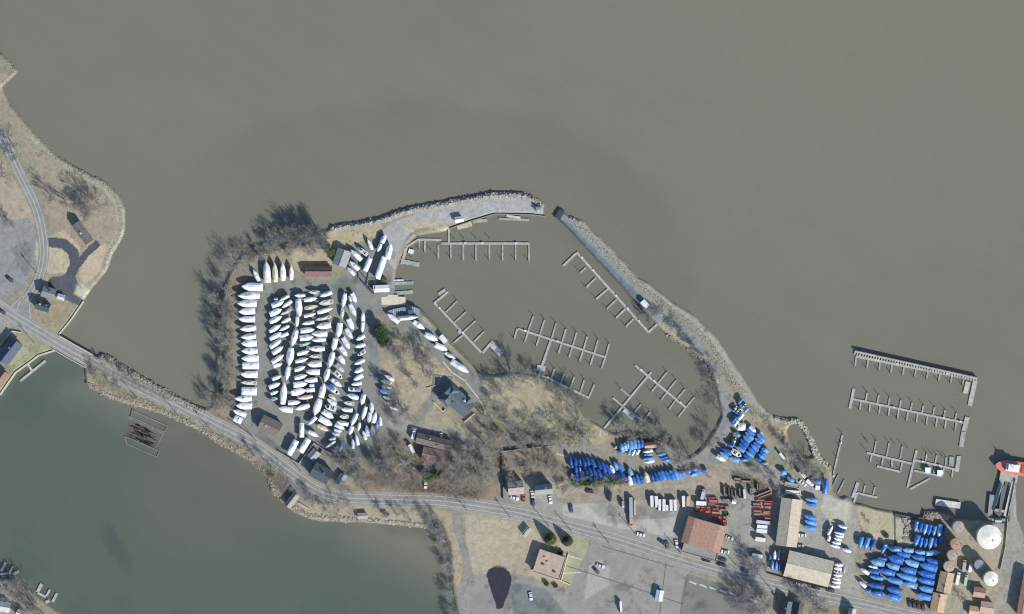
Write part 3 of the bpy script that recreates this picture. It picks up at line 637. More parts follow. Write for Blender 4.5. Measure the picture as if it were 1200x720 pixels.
ROWS = {  # row: (phrase, sort axis)
 'W':("the yard's westernmost column",'y'),'N':('the row facing the northern trees','x'),'A':('the slanting herringbone block of the western yard','y'),
 'B':('the single file of long hulls in the yard','y'),'C':('the stack right of the long hulls','y'),'D':("the yard's middle column",'y'),
 'E':('the nose-to-tail file right of the middle column','y'),'F':('the slanted column in the inner yard','y'),'G':("the column beside the yard's eastern lane",'y'),
 'H':("the crowd in the yard's south-eastern corner",'x'),'S':('the trio by the brown-roofed shed','x'),'L':('the row on the dry grass','y'),
 'K':('the line along the timber bulkhead','x'),'T':('the cluster near the breakwater road','x'),'P':('the tidy row west of the pink-roofed hut','x'),
 'Q':('the group around the pink-roofed hut','x'),'X':('the upper row behind the gravel lane','x'),'V':('the lower row above the green thicket','x'),
 'Y':('the long slanting row by the dirt embankment','x'),'Z':('the small cluster at the breakwater root','y'),'M':('the dense pack near the rocky cove','x'),
 'J':('the loose group north of the tan sheds','y'),'I':('the white huddle by the works yard','y'),'O':('the bunch west of the long cream shed','x'),
 'U':('the stack at the cream shed gable','y'),'a':('the short row below the beach','x'),'c':('the top row by the silos','x'),'e':('the second row by the silos','x'),
 'f':('the end-to-end line south of the silo rows','x'),'h':('the second end-to-end line near the silos','x'),'i':('the third line in the south-east yard','x'),
 'j':('the fourth line in the south-east yard','x'),'m':('the fifth line in the south-east yard','x'),'n':('the sixth line in the south-east yard','x'),'p':('the lowest lines beside the road','x')}
from collections import defaultdict
byrow = defaultdict(list)
for b in BOATS: byrow[b['row']].append(b)
OVER = .92
for row, L in byrow.items():
    phrase, ax = ROWS[row]; end = 'west' if ax == 'x' else 'north'; k_ = 0 if ax == 'x' else 1
    L.sort(key=lambda b: (b['b'][k_]+b['s'][k_], b['b'][1-k_]))
    for i, b in enumerate(L):
        k = b['k']; bx, by = b['b']; sx, sy = b['s']
        l = math.hypot(bx-sx, by-sy)*S; w = b['w']*S*(1.32 if row in 'XVYP' else 1.24 if row in 'cefhijmnpMa' else 1.10); rz = math.atan2(-(by-sy), bx-sx)
        sailish = k in 'sWtgk'
        name = 'sailboat' if sailish else 'motorboat'
        label = f"{LOOK[k]}, {ordn(i+1)} from {end} in {phrase}"
        if len(L) == 1: label = f"{LOOK[k]} in {phrase}"
        if len(label.split()) > 16: label = label.replace('bare sailboat with mast and pale cabin','bare-masted sailboat').replace('open white motorboat with dark cockpit','open white motorboat').replace('small white dinghy-sized covered boat','small white covered boat')
        label = fit(label)
        zs = min(1.6, .80+.062*l)
        r = bpy.data.objects.new(name, None); COL.objects.link(r)
        r.location = (X((bx+sx)/2), Y((by+sy)/2), GZ+.01); r.rotation_euler = (0,0,rz); r.scale = (l*(1.16 if row in 'XV' else 1.0), w*random.uniform(.92,1.08), zs*random.uniform(.9,1.1))
        r['label'] = label; r['category'] = 'boat'; r['group'] = 'boats stored ashore in '+phrase
        ob('cradle', CR, r, alb(90,84,78))
        sh = 'rect' if k in 'RqvZ' else ('sail' if (k in 'sWtgk' or (k == 'w' and random.random() < .35)) else 'motor')
        hs = sh
        hc = WHITE if k in 'WsoR' else (alb(120,186,170) if k == 't' else random.choice(HULLC))
        if k in 'bdl': hc = random.choice([alb(40,60,110), alb(220,220,216), alb(60,60,66)])
        ob('hull', H_[hs], r, jit(hc))
        if k in 'wWRbdlkyq':
            col = {'w':(250,252,255),'W':(244,246,250),'R':(248,250,252),'q':(236,238,240),'k':(226,216,190),'y':(196,200,206),'l':(104,168,222)}.get(k)
            if k == 'b': col = random.choice(BLUES)
            if k == 'd': col = random.choice([(34,74,148),(44,88,164),(30,64,134),(54,98,176)])
            if k in 'wW' and random.random() < .08: col = (236,234,226)
            ob('cover', random.choice(CV[sh]), r, jit(alb(*col), .14 if k in 'bd' else .06))
        elif k in 'stg':
            dc = alb(216,212,190) if k != 't' else alb(150,196,184)
            ob('deck', DK['sail'], r, jit(dc)); cb = ob('cabin', CABS, r, alb(232,230,222) if k != 'g' else alb(70,150,134))
            ob('cockpit', COCK, r, alb(150,146,134)); m = ob('mast', MAST, r, alb(236,236,232)); ob('spreader', RIG, m, alb(220,220,216)); ob('boom', BOOM, r, alb(226,226,222))
            if k == 'g': ob('cover', PATCH, r, alb(60,150,134))
        else:
            ob('deck', DK['motor'] if sh == 'motor' else DK['motor'], r, alb(238,238,234)); ob('cockpit', COCKM, r, alb(86,88,92) if k == 'o' else alb(160,166,190))
            ob('cabin', CONS, r, alb(240,240,238)); ob('windscreen', SCRN, r, alb(40,46,56)); ob('seats', SEAT, r, alb(226,222,212))
            if k == 'v': ob('awning', PATCH, r, alb(140,142,214))
            if k == 'z': ob('awning', PATCH, r, alb(60,120,214))
print('boats', len(BOATS))
#@@DOCKS
# ------------------------------------------------------------------ docks
PILE = MB().cyl(0,0,-1.5,3.6,.16,.13,8).mesh('pile', M['wood'])
DZ = .55
def dock(name, label, x0, y0, s, walks, fingers, blocks=(), piles=True, col=(196,194,184), cat='dock', pilelist=None):
    r = bpy.data.objects.new(name, None); COL.objects.link(r); r['label'] = label; r['category'] = cat
    fx = lambda p: (x0+p[0]/s, y0+p[1]/s)
    c0 = fx((walks or blocks or fingers)[0][:2]); r.location = (X(c0[0]), Y(c0[1]), 0)
    inv = (-r.location.x, -r.location.y)
    def slab(nm, a, b, w, z, th, c):
        a = fx(a); b = fx(b); L = math.hypot(b[0]-a[0], b[1]-a[1])*S; ang = math.atan2(-(b[1]-a[1]), b[0]-a[0]); mb = MB()
        mb.box(0, L, -w/2, w/2, z-th, z)
        # edge fenders and the odd cleat box
        mb.box(0, L, -w/2-.05, -w/2+.06, z-.3, z+.05); mb.box(0, L, w/2-.06, w/2+.05, z-.3, z+.05)
        me = mb.mesh(nm, M['wood'])
        return ob(nm, me, r, jit(alb(*c), .05), (X(a[0])+inv[0], Y(a[1])+inv[1], 0), ang), L
    for i, (a,b,c,d,w) in enumerate(walks):
        o, L = slab('walkway', (a,b), (c,d), w/s*S, DZ+.012*(i % 3), .35, col)
        k = 0
        while k*9+4 < L and L > 14:
            if random.random() < .55: ob('dock_box', MB().box(-.55,.55,-.3,.3,0,.7).mesh('dock_box', M['paint']), r, alb(236,236,232), (o.location.x+math.cos(o.rotation_euler.z)*(k*9+4)-math.sin(o.rotation_euler.z)*w/s*S*.3, o.location.y+math.sin(o.rotation_euler.z)*(k*9+4)+math.cos(o.rotation_euler.z)*w/s*S*.3, DZ+.03), o.rotation_euler.z)
            k += 1
    for i, (a,b,c,d,w) in enumerate(fingers):
        slab('finger', (a,b), (c,d), w/s*S, DZ-.04, .3, (min(col[0]-8,255),col[1]-8,col[2]-10))
        if piles:
            for p in ((a,b),(c,d)):
                if p == (a,b) and not piles == 2: continue
                q = fx(p); ob('pile', PILE, r, jit(alb(150,140,122), .1), (X(q[0])+inv[0]+.1, Y(q[1])+inv[1]+.1, 0))
    for (a,b,c,d,w,cc,h) in blocks: slab('platform', (a,b), (c,d), w/s*S, DZ+h, .4+h, cc)
    for p in (pilelist or ()):
        q = fx(p); ob('pile', PILE, r, jit(alb(150,140,122), .1), (X(q[0])+inv[0], Y(q[1])+inv[1], 0))
    return r
dock('floating_dock', 'long floating dock with eight short fingers below the northern breakwater', 460,220,6.67,
 [(375,438,1070,438,17),(200,408,378,410,18),(110,465,200,408,16),(70,600,110,465,20),(440,300,440,430,15)],
 [(x,446,x,y,12) for x,y in ((358,555),(455,555),(553,572),(652,572),(757,572),(860,572),(962,572),(1067,577))]+[(252,418,252,508,13),(208,418,208,485,9)],
 [(85,578,210,605,34,(176,182,170),0),(125,495,165,505,34,(240,240,236),.5)], pilelist=[(150,550),(300,490),(205,388),(560,400),(655,400),(760,400),(480,400)])
dock('float', 'cream work float moored against the breakwater quay', 460,220,6.67, [], [], [(505,312,620,285,38,(206,200,172),.1)])
dock('float', 'narrow grey float east of the cream work float', 460,220,6.67, [], [], [(625,268,740,255,24,(190,186,168),0)])
dock('float', 'slim grey float under the breakwater tip', 460,220,6.67, [], [], [(828,245,1067,254,18,(176,176,164),0),(890,222,1000,236,16,(214,214,206),.2)])
dock('floating_dock', 'diagonal dock beside the eastern breakwater wall', 640,300,7.5,
 [(268,-32,900,672,18),(152,88,265,-20,20),(900,672,1010,575,20)],
 [(350,105,300,150,16),(440,195,350,280,16),(545,290,440,382,16),(620,385,535,467,16),(695,470,612,550,16),(770,555,700,624,16)])
dock('floating_dock', 'diagonal dock off the slipway with four fingers and square platform', 500,330,8,
 [(70,200,510,665,18),(70,205,200,100,20),(220,605,345,500,16),(525,672,620,560,22)],
 [(180,290,285,185,14),(262,385,370,285,14),(345,475,460,370,14),(440,570,540,470,14)],
 [(112,122,175,78,30,(186,186,174),.02),(612,585,698,688,52,(206,206,194),.15),(300,462,325,485,30,(210,210,204),.2)])
dock('floating_dock', 'double-sided dock with fifteen fingers in the middle of the basin', 590,350,6,
 [(100,212,720,415,13),(335,292,262,500,17)],
 [(180,212,150,310,11),(180,212,212,125,11),(260,245,232,338,11),(260,245,290,150,11),(340,280,371,175,11),(412,310,385,390,11),(412,310,440,215,11),(488,335,460,415,11),(488,335,515,240,11),
  (563,360,535,443,11),(563,360,590,268,11),(638,388,610,470,11),(638,388,667,290,11),(718,415,688,495,11),(718,415,745,318,11),(98,212,76,285,12)])
dock('floating_dock', 'short dock with five fingers just off the park shore', 590,350,6,
 [(262,535,600,700,13),(262,495,240,580,18),(210,500,260,505,16)],
 [(335,565,360,495,11),(400,598,428,530,11),(470,630,500,550,11),(540,665,570,572,11),(600,700,640,605,11)], [(235,485,295,495,38,(204,202,190),.05)])
dock('floating_dock', 'forked dock with cross arms at the south end of the basin', 690,400,6.545,
 [(110,680,480,240,15),(355,185,745,510,14),(185,435,260,500,12),(262,503,420,615,12)],
 [(190,578,135,515,11),(320,430,243,365,11),(535,320,600,240,11),(530,330,480,390,11),(605,385,672,300,11),(600,395,552,455,11),(680,440,740,370,11),(670,450,615,525,11),(745,510,812,430,11),(745,510,685,585,11),(350,548,402,485,11),(420,612,470,545,11)],
 [(270,525,345,595,36,(216,216,206),.15)])
dock('floating_dock', 'long outer dock behind the dark wave screen in the river', 980,390,6.67,
 [(155,187,1100,372,18),(1090,372,1045,572,34)],
 [(158+93.5*i,190+18.2*i,148+93.5*i,268+16.5*i if i else 270,11) for i in range(10)],
 [(1032,385,1010,475,36,(206,204,192),.2)])
scr = bpy.data.objects.new('wave_screen', None); COL.objects.link(scr); scr['label'] = 'dark timber wave screen along the outer river dock'; scr['category'] = 'wave screen'
a_ = (980+152/6.67, 390+140/6.67); b2 = (980+1100/6.67, 390+350/6.67)
ob('screen', MB().beam((X(a_[0]),Y(a_[1]),.6),(X(b2[0]),Y(b2[1]),.6), .3, 4.4).mesh('screen', M['wood']), scr, alb(120,116,104))
mb = MB(); N_ = 46
for i in range(N_):
    t = i/(N_-1); x = X(a_[0]+(b2[0]-a_[0])*t); y = Y(a_[1]+(b2[1]-a_[1])*t); mb.beam((x,y,.8),(x-.6,y-2.2,.8), .7, .35)
ob('brace', mb.mesh('brace', M['wood']), scr, alb(196,194,184))
ob('cap_rail', MB().beam((X(a_[0]),Y(a_[1])-.5,2.6),(X(b2[0]),Y(b2[1])-.5,2.6), 1.1, .3).mesh('cap_rail', M['wood']), scr, alb(190,188,176))
dock('floating_dock', 'middle river dock with fingers on both sides and T-shaped head', 980,390,6.67,
 [(130,520,1000,705,15),(140,438,108,592,20)],
 [(x,y0_,x+12,y1_,11) for x,y0_,y1_ in ((232,535,470),(322,555,490),(408,572,508),(497,592,525),(583,610,548),(672,628,568),(758,648,583),(842,665,605),(930,685,628))]+
 [(x,y0_,x-10,y1_,11) for x,y0_,y1_ in ((195,540,610),(268,556,625),(345,572,640),(418,590,658),(490,605,678),(562,620,692),(637,637,710),(715,652,728),(790,668,742),(860,684,758),(940,700,775))],
 [(1028,660,1000,770,36,(196,194,182),.1),(998,775,978,895,36,(182,180,168),0)])
dock('floating_dock', 'inner river dock with closed slips and two white huts', 980,480,6.67,
 [(240,340,590,425,15),(620,398,950,475,15),(630,320,560,612,17),(320,445,505,490,15),(610,480,830,525,14),(735,540,580,625,15)],
 [(295,345,315,245,10),(395,370,415,262,10),(500,390,520,285,10),(700,410,710,345,10),(775,425,787,360,10),(855,440,862,375,10),(280,355,265,418,12),(370,380,355,440,14),(440,395,435,455,14),(518,410,505,485,12),(690,425,685,480,11),(775,435,760,505,11),(845,455,835,515,11),(915,475,905,535,12)],
 [(905,370,900,440,35,(178,180,168),.1),(962,365,943,487,30,(196,196,184),.1)], pilelist=[(250,262),(235,235),(225,310),(460,270),(565,305),(750,350),(830,365)])
for (a,b),q in (((715,475),'west'),((810,495),'east')):
    thing_mesh('dock_hut', MB().box(-1.3,1.3,-1.25,1.25,DZ-.1,DZ+2.1).box(-1.45,1.45,-1.4,1.4,DZ+2.1,DZ+2.3), M['paint'], alb(246,246,242), f'small white square hut, the {q}ern of two inside the closed slips', 'hut', 'white dock huts').location = (X(980+a/6.67), Y(480+b/6.67), 0)
dock('pier', 'long thin pier standing alone off the rocky cove', 980,480,6.67, [(50,200,-25,530,13)], [], pilelist=[(50,195),(30,290),(10,380),(-12,470)])
dock('floating_dock', 'small L-shaped dock north of the beach', 980,480,6.67, [(172,572,130,690,24),(165,655,322,690,15),(165,655,135,740,14)], [(215,650,228,595,10),(290,668,305,608,10)])
dock('floating_dock', 'straight grey jetty below the south-western house', 0,380,6, [(140,402,320,258,17),(192,282,222,325,14)], [])
dock('private_jetty', 'pale jetty at the south-west corner, nearest the left edge', 0,600,6, [(40,355,8,420,20)], [(0,440,60,430,14)])
dock('private_jetty', 'south-west corner jetty with a small cross float', 0,600,6, [(92,382,62,440,13)], [(85,440,135,420,20)])
dock('private_jetty', 'wide pale jetty, third from the left edge', 0,600,6, [(292,508,262,565,22),(262,570,320,600,16)], [])
dock('private_jetty', 'thin pale jetty, fourth from the left edge', 0,600,6, [(350,548,325,592,14)], [])
dock('private_jetty', 'rightmost pale jetty of the south-west shore', 0,600,6, [(400,573,368,635,18),(320,640,345,625,22)], [])
dock('lift_slip', 'green-grey lift slip with twin piers near the yard', 420,310,12, [(475,272,770,262,44),(480,412,765,388,52),(478,255,486,430,48)], [], [(475,228,635,222,22,(228,230,226),.3)], col=(168,182,168))
dock('lift_slip', 'twin-pier haul-out slip beside the big blue boat', 900,530,10, [(830,265,745,430,16),(905,325,825,480,20)], [], col=(150,164,168))
dock('work_barge', 'white roofed barge moored north of the silos', 1000,590,10, [], [], [(965,-14,1255,28,72,(236,234,222),1.2)])
# ruined cribs
cr = bpy.data.objects.new('ruined_pier', None); COL.objects.link(cr); cr['label'] = 'ruined timber crib pier sunken in the lagoon shallows'; cr['category'] = 'ruined pier'
f6 = lambda p: (X(100+p[0]/6), Y(440+p[1]/6))
for i, (a,b,c,d,z) in enumerate([(335,250,578,358,.35),(310,288,555,400,.35),(300,300,548,412,.05),(275,428,520,535,.4),(285,480,500,575,.2),(520,535,500,577,.4),(330,238,318,300,.5),(578,358,555,400,.3),(550,405,500,505,.1),(275,428,290,480,.1)]):
    p = f6((a,b)); q = f6((c,d)); ob('crib_beam', MB().beam((p[0],p[1],z-.3),(q[0],q[1],z-.3),.55,.7).mesh('crib_beam', M['wood']), cr, jit(alb(140,136,122),.1))
mb = MB()
for k in range(150):
    t = random.random(); u_ = random.random()**.8
    p = (305+(275-305)*u_+ (0), 305+(425-305)*u_); x1 = p[0]+t*150; y1 = p[1]+t*66; ln = random.uniform(40, 110)
    a = f6((x1,y1)); b = f6((x1+ln, y1+ln*.44)); mb.beam((a[0],a[1],.03),(b[0],b[1],.03), .26, .16)
ob('sunken_planks', mb.mesh('planks', M['wood']), cr, alb(122,116,106), kind=None)
#@@BUILDINGS
# ------------------------------------------------------------------ buildings
def house(name, label, cx, cy, L, W, ang, he=3.5, hr=2.2, roof=(120,120,122), wall=(196,188,172), kind='gable', rm='shingle', chim=0, cat='building', vents=0, z0=GZ-.3, windows=True, extra=None, over=.4):
    L *= S; W *= S
    r = bpy.data.objects.new(name, None); COL.objects.link(r); r.location = (X(cx), Y(cy), z0); r.rotation_euler = (0,0,-math.radians(ang))
    r['label'] = label; r['category'] = cat; he += .3
    l, w = L/2-over, W/2-over
    mb = MB()
    if kind == 'gable':
        k = hr*(1-over/(W/2)) if W/2 > over else hr
        mb.loft([[(-l,-w,0),(-l,w,0),(-l,w,he),(-l,0,he+hr-.15),(-l,-w,he)],[(l,-w,0),(l,w,0),(l,w,he),(l,0,he+hr-.15),(l,-w,he)]])
    else: mb.box(-l,l,-w,w,0,he)
    ob('wall', mb.mesh('wall', M['wall']), r, alb(*wall))
    mb = MB(); a, b = L/2, W/2; th = .22; ez = he-hr*over/w if kind != 'flat' else he
    if kind == 'gable':
        for sgn in (-1, 1):
            y0, y1 = sgn*b, 0
            mb.add([(-a,y0,ez),(a,y0,ez),(a,y1,he+hr),(-a,y1,he+hr),(-a,y0,ez+th),(a,y0,ez+th),(a,y1,he+hr+th),(-a,y1,he+hr+th)],
              [(0,3,2,1),(4,5,6,7),(0,1,5,4),(1,2,6,5),(2,3,7,6),(3,0,4,7)] if sgn < 0 else [(1,2,3,0),(7,6,5,4),(4,5,1,0),(5,6,2,1),(6,7,3,2),(7,4,0,3)])
    elif kind == 'mansard':
        e = 3.8; mb.loft([[(-a,-b,ez),(a,-b,ez),(a,b,ez),(-a,b,ez)],[(-a+e,-b+.2,he+hr),(a-e,-b+.2,he+hr),(a-e,b-.2,he+hr),(-a+e,b-.2,he+hr)]])
    elif kind == 'hip':
        e = min(b, a*.8)
        mb.add([(-a,-b,ez),(a,-b,ez),(a,b,ez),(-a,b,ez),(-a+e,0,he+hr),(a-e,0,he+hr)], [(0,1,5,4),(1,2,5),(2,3,4,5),(3,0,4),(3,2,1,0)])
    else:
        mb.box(-a,a,-b,b,he,he+.15)
        for (x0,x1,y0,y1) in ((-a,a,-b,-b+.35),(-a,a,b-.35,b),(-a,-a+.35,-b+.36,b-.36),(a-.35,a,-b+.36,b-.36)): mb.box(x0,x1,y0,y1,he+.16,he+.6)
    rf = ob('roof', mb.mesh('roof', M[rm]), r, alb(*roof))
    if kind == 'gable': ob('ridge_cap', MB().box(-a-.02,a+.02,-.18,.18,he+hr+.12,he+hr+.30).mesh('ridge', M['roof']), rf, jit(alb(*[min(255,int(c*1.06)) for c in roof]),.02))
    for k in range(chim):
        x = (k-.5*(chim-1))*L*.4+L*.12; ob('chimney', MB().box(x-.4,x+.4,.5,1.2,he,he+hr+1.2).box(x-.5,x+.5,.4,1.3,he+hr+1.2,he+hr+1.35).mesh('chimney', M['concrete']), rf, alb(150,110,96))
    rr = random.Random(int(cx*7+cy))
    for k in range(vents):
        x = rr.uniform(-l*.7,l*.7); y = rr.uniform(-w*.6,w*.6); s_ = rr.uniform(.4,.8)
        zt = he+(hr*(1-abs(y)/b) if kind == 'gable' else .1)
        ob('roof_vent', MB().box(x-s_,x+s_,y-s_*.7,y+s_*.7,zt,zt+1.0).cyl(x,y,zt+1.0,zt+1.15,s_*.5).mesh('roof_vent', M['paint']), rf, alb(120,120,118) if k % 2 else alb(206,206,200))
    if windows:
        for sgn in (-1,1):
            n = max(1, int(L/4)); 
            for i in range(min(n, 6)):
                x = -l+(i+.5)*2*l/min(n,6)
                if sgn < 0 and i == 0:
                    ob('door', MB().box(x-.5,x+.5,-w-.06,-w+.02,.3,2.4).mesh('door', M['paint']), r, alb(110,80,70)); continue
                ob('window', MB().box(x-.6,x+.6,sgn*w-.05,sgn*w+.05,1.3,2.5).mesh('window', M['glass']), r, alb(60,70,84))
    return r
house('storage_shed', 'long brown-roofed shed on the northern edge of the yard', 373.5, 318.5, 32, 12, 0, 3.2, 1.6, (138,106,98), (200,190,176), rm='roof')
house('workshop', 'grey gable-roofed workshop beside the dry northern lawn', 401, 302.5, 20, 17, 110, 3.6, 1.8, (158,160,156), (196,194,186), rm='roof')
house('brown_workshop', 'brown-roofed workshop at the yard\'s south-west corner', 317, 499.5, 25, 18.5, 26, 4, 2.6, (134,124,116), (190,184,170), rm='shingle', vents=1)
house('office', 'white-roofed yard office by the lift slip', 447, 338.5, 19, 8.5, -2, 3, .5, (244,244,240), (230,230,226), rm='roof', kind='gable')
house('kiosk', 'small white-roofed kiosk on the breakwater road', 538, 257.5, 10, 7, -10, 2.6, .7, (246,246,242), (220,220,214), rm='roof')
house('gatehouse', 'grey square hut on the tip of the northern breakwater', 632, 246, 8, 7, -5, 3.2, .5, (170,172,168), (180,180,170), kind='hip', rm='concrete')
house('kiosk', 'white square shed on the eastern breakwater', 755.5, 356.5, 9.5, 6.5, 48, 2.8, .6, (240,240,234), (220,220,214), rm='roof')
house('kiosk', 'white box shed on the timber bulkhead', 519.5, 397.5, 10, 6, 50, 2.6, .4, (240,240,236), (224,222,214), rm='roof')
# clubhouse: crossing roofs
ch = house('clubhouse', 'clubhouse with crossing dark slate hip roofs near the park', 537, 470, 36, 21, 41, 4.6, 3.0, (108,120,126), (190,186,176), kind='gable', vents=2)
ch2 = MB(); a, b, he, hr = 13.5*S, 9*S, 4.9, 3.3
for off in (-12*S,):
    ch2.add([(off-b*.9,-a,he-.3),(off+b*.9,-a,he-.3),(off+b*.9,a*.8,he-.3),(off-b*.9,a*.8,he-.3),(off,-a+b*.5,he+hr),(off,a*.8-b*.5,he+hr)], [(0,1,4),(1,2,5,4),(2,3,5),(3,0,4,5),(3,2,1,0)])
d_ = 9*S; ch2.add([(d_-3,0,he-.3),(d_+3,0,he-.3),(d_+3,a*.92,he-.3),(d_-3,a*.92,he-.3),(d_,0,he+2.2),(d_,a*.92,he+2.2)], [(0,1,4),(1,2,5,4),(2,3,5),(3,0,4,5),(3,2,1,0)])
ob('cross_roof', ch2.mesh('cross_roof', M['shingle']), ch, alb(106,118,126))
ob('wing_wall', MB().box(-12*S-b*.8,-12*S+b*.8,-a+.5,a*.8-.5,0,he-.3).mesh('wing', M['wall']), ch, alb(190,186,176))
ob('chimney', MB().box(-5.2,-4,-3,-1.8,5,9).mesh('chimney', M['concrete']), ch, alb(120,118,116))
ob('terrace', MB().prism([(-19,2),(-13,-7),(-9,-5),(-10,8)], .2, .5).mesh('terrace', M['concrete']), ch, alb(132,134,134))
house('restaurant', 'long dark brown-roofed building in the wood', 509, 518, 43, 13, 14, 4, 2.0, (128,118,112), (170,160,146), vents=2)
house('annex', 'reddish-roofed annex behind the long brown building', 508, 534, 27, 17, 12, 3.8, 2.0, (150,128,118), (170,150,134), rm='shingle')
house('roadside_house', 'two-tone roofed house west of the pair beside the road', 604.5, 571.5, 18.5, 16, -6, 5.6, 2.0, (178,166,156), (214,208,196), chim=1)
house('roadside_house', 'green-grey roofed house, eastern of the pair beside the road', 637, 573.5, 21, 12, -6, 6.8, 2.2, (158,166,156), (214,208,196), chim=1)
house('clad_house', 'dark slate-roofed house behind the yard fence', 377, 554.5, 23, 18, 29, 5.6, 2.8, (92,98,108), (196,190,180), chim=1)
house('garden_shed', 'pale grey-roofed shed inside the fence corner', 368, 533, 12, 11, -48, 2.8, 1.3, (168,166,172), (180,176,166))
house('conservatory', 'glass-roofed pale conservatory by the road bend', 400, 562, 14, 9, -58, 2.8, 1.0, (150,164,168), (226,224,218), rm='roof')
house('waterside_cabin', 'narrow pale cabin between road and lagoon', 342.5, 586, 19, 9, -52, 3.2, 1.3, (164,158,148), (196,186,170), rm='shingle')
house('lakeside_hut', 'tiny ruined hut on the lagoon bank', 425, 604.5, 12, 7, -3, 2.2, .5, (176,166,152), (196,190,176), rm='wall')
house('bus_shelter', 'small dark-roofed shelter on the lagoon bank', 453, 603, 6, 4, 2, 2.4, .4, (84,82,106), (190,186,176), rm='roof', windows=False)
house('warehouse', 'large reddish brown hip-roofed warehouse beside the containers', 824.5, 626, 47, 32, 16, 5.5, 1.6, (178,142,122), (206,186,166), kind='mansard', rm='roof', vents=2)
house('forecourt_annex', 'low grey annex with white parapet in front of the warehouse', 820, 647, 42, 11, 16, 3.0, .2, (156,152,144), (226,222,212), kind='flat', rm='concrete')
house('long_shed', 'long tan metal shed running north to south', 924, 612, 56, 25, 97, 5.5, 2.4, (200,188,166), (206,196,176), rm='roof', vents=0)
house('cream_shed', 'wide cream-roofed shed beside the main road', 947, 666, 54, 31, 14, 5.5, 2.4, (208,198,178), (216,206,186), rm='roof')
house('flat_office', 'pinkish flat-roofed office on the southern lawn', 644, 661.5, 33, 28, 18, 4.5, .2, (190,168,150), (214,200,180), kind='flat', rm='concrete', vents=4)
house('ticket_booth', 'small white-roofed booth in the southern car park', 772.5, 698, 13, 9, -80, 3, .8, (226,226,220), (190,190,184), rm='roof')
house('grey_house', 'grey gable-roofed house at the bottom edge, below the cream shed', 921, 715, 22, 11, -80, 5, 2.4, (112,122,124), (190,184,170), chim=1)
house('grey_house', 'slate-roofed house beside the bottom edge, under bare trees', 935, 716, 20, 10, -80, 4.6, 2.2, (96,104,106), (190,184,170))
house('white_house', 'house with white trim at the bottom edge', 997, 721, 17, 9, -78, 4.6, 2.0, (190,190,196), (230,228,220))
house('boat_shed', 'pink-roofed hut among the blue wrapped boats', 762, 522, 14, 7, -8, 2.8, .9, (214,168,142), (220,200,170), rm='roof')
house('long_low_shed', 'tan two-slope shed beside the silos', 1107, 682, 24, 17, -78, 5, 1.8, (196,170,138), (206,190,166), rm='roof', vents=1)
house('long_low_shed', 'smaller tan shed south of the silos', 1099, 706, 22, 17, -78, 4, 1.6, (206,174,140), (206,190,166), rm='roof', vents=1)
house('red_roof_house', 'pinkish brick-roofed house beside the small white tank', 1147, 694, 14, 12, 8, 3.6, 1.6, (196,156,136), (214,180,150), rm='roof')
house('tan_house', 'tan flat-roofed house at the bottom right', 1156, 712, 16, 14, 8, 3.6, 1.2, (200,172,148), (214,190,160), rm='roof')
house('tan_house', 'small ochre-roofed shed left of the tan flat-roofed house', 1141, 716, 12, 12, 8, 3, 1.0, (206,182,140), (214,190,160), rm='roof')
house('quay_building', 'brown-roofed building on the far right edge', 1200, 697, 48, 12, 100, 6, 1.2, (186,148,120), (190,170,150), rm='roof')
house('pump_house', 'small grey-blue pump house on the pier', 1169.5, 610, 8, 4.5, 0, 2.6, .5, (186,184,190), (190,190,186), rm='roof', windows=False)
house('garden_house', 'grey-roofed house on the western shore drive', 58, 343.5, 16, 13, 16, 4, 1.8, (140,144,146), (206,200,186), chim=1)
house('dark_cottage', 'dark-roofed cottage south of the grey-roofed one on the west shore', 51, 359, 17, 11, 18, 4, 1.8, (74,92,100), (206,200,186), vents=2)
house('garage', 'tiny pale garage on the western drive', 72, 348.5, 9, 7, 18, 2.4, .8, (206,208,212), (214,212,206))
house('lodge', 'grey-roofed lodge on the western point', 98, 273, 28, 11, 55, 4.2, 2.0, (128,122,120), (200,194,180), vents=1)
house('seawall_house', 'slate-blue roofed house above the south-western seawall', 12, 412, 31, 17, -52, 5, 2.6, (96,104,120), (206,200,190), chim=1)
house('red_cottage', 'red-roofed cottage at the left edge of the picture', 2, 443, 18, 12, -52, 4, 2, (156,120,110), (226,216,206))
house('corner_house', 'white-roofed house at the south-west corner', 6, 711, 14, 12, 10, 4.5, 1.8, (206,206,206), (220,214,204))
house('corner_house', 'pale house right of the white-roofed one at the south-west corner', 25, 719, 10, 9, 20, 4.5, 1.6, (220,220,220), (226,222,214))
house('site_cabin', 'grey container cabin on the lane to the haul-out slip', 928, 568.5, 18, 5, 12, 2.5, .15, (176,166,150), (180,176,166), kind='flat', rm='paint', windows=False)
house('site_cabin', 'white container cabin north of the long tan shed', 929, 577, 18, 4.5, 5, 2.5, .15, (236,232,222), (220,216,206), kind='flat', rm='paint', windows=False)
# tanks and silos
def tank(label, cx, cy, r, h, col, wall, cone=.8, cat='tank', name='storage_tank'):
    r *= S; e = bpy.data.objects.new(name, None); COL.objects.link(e); e.location = (X(cx), Y(cy), GZ-.2); e['label'] = label; e['category'] = cat
    ob('shell', MB().cyl(0,0,0,h,r,r,32).mesh('shell', M['paint']), e, alb(*wall))
    rf = ob('roof', MB().cyl(0,0,h,h+cone,r*1.02,r*.06,32).cyl(0,0,h-.1,h,r*1.03,r*1.03,32).mesh('roof', M['concrete']), e, alb(*col))
    ob('hatch', MB().cyl(r*.3,-r*.3,h+cone*.4,h+cone+.3,.35,.35,10).mesh('hatch', M['paint']), rf, alb(150,146,138))
    ob('handrail', MB().cyl(0,0,h+.85,h+.95,r*1.0,r*1.0,32,False).mesh('rail', M['paint']), e, alb(190,186,178))
    ob('ladder', MB().beam((r+.15,0,0),(r+.15,0,h+1),.4,.08,(1,0,0)).mesh('ladder', M['paint']), e, alb(190,186,178)); return e
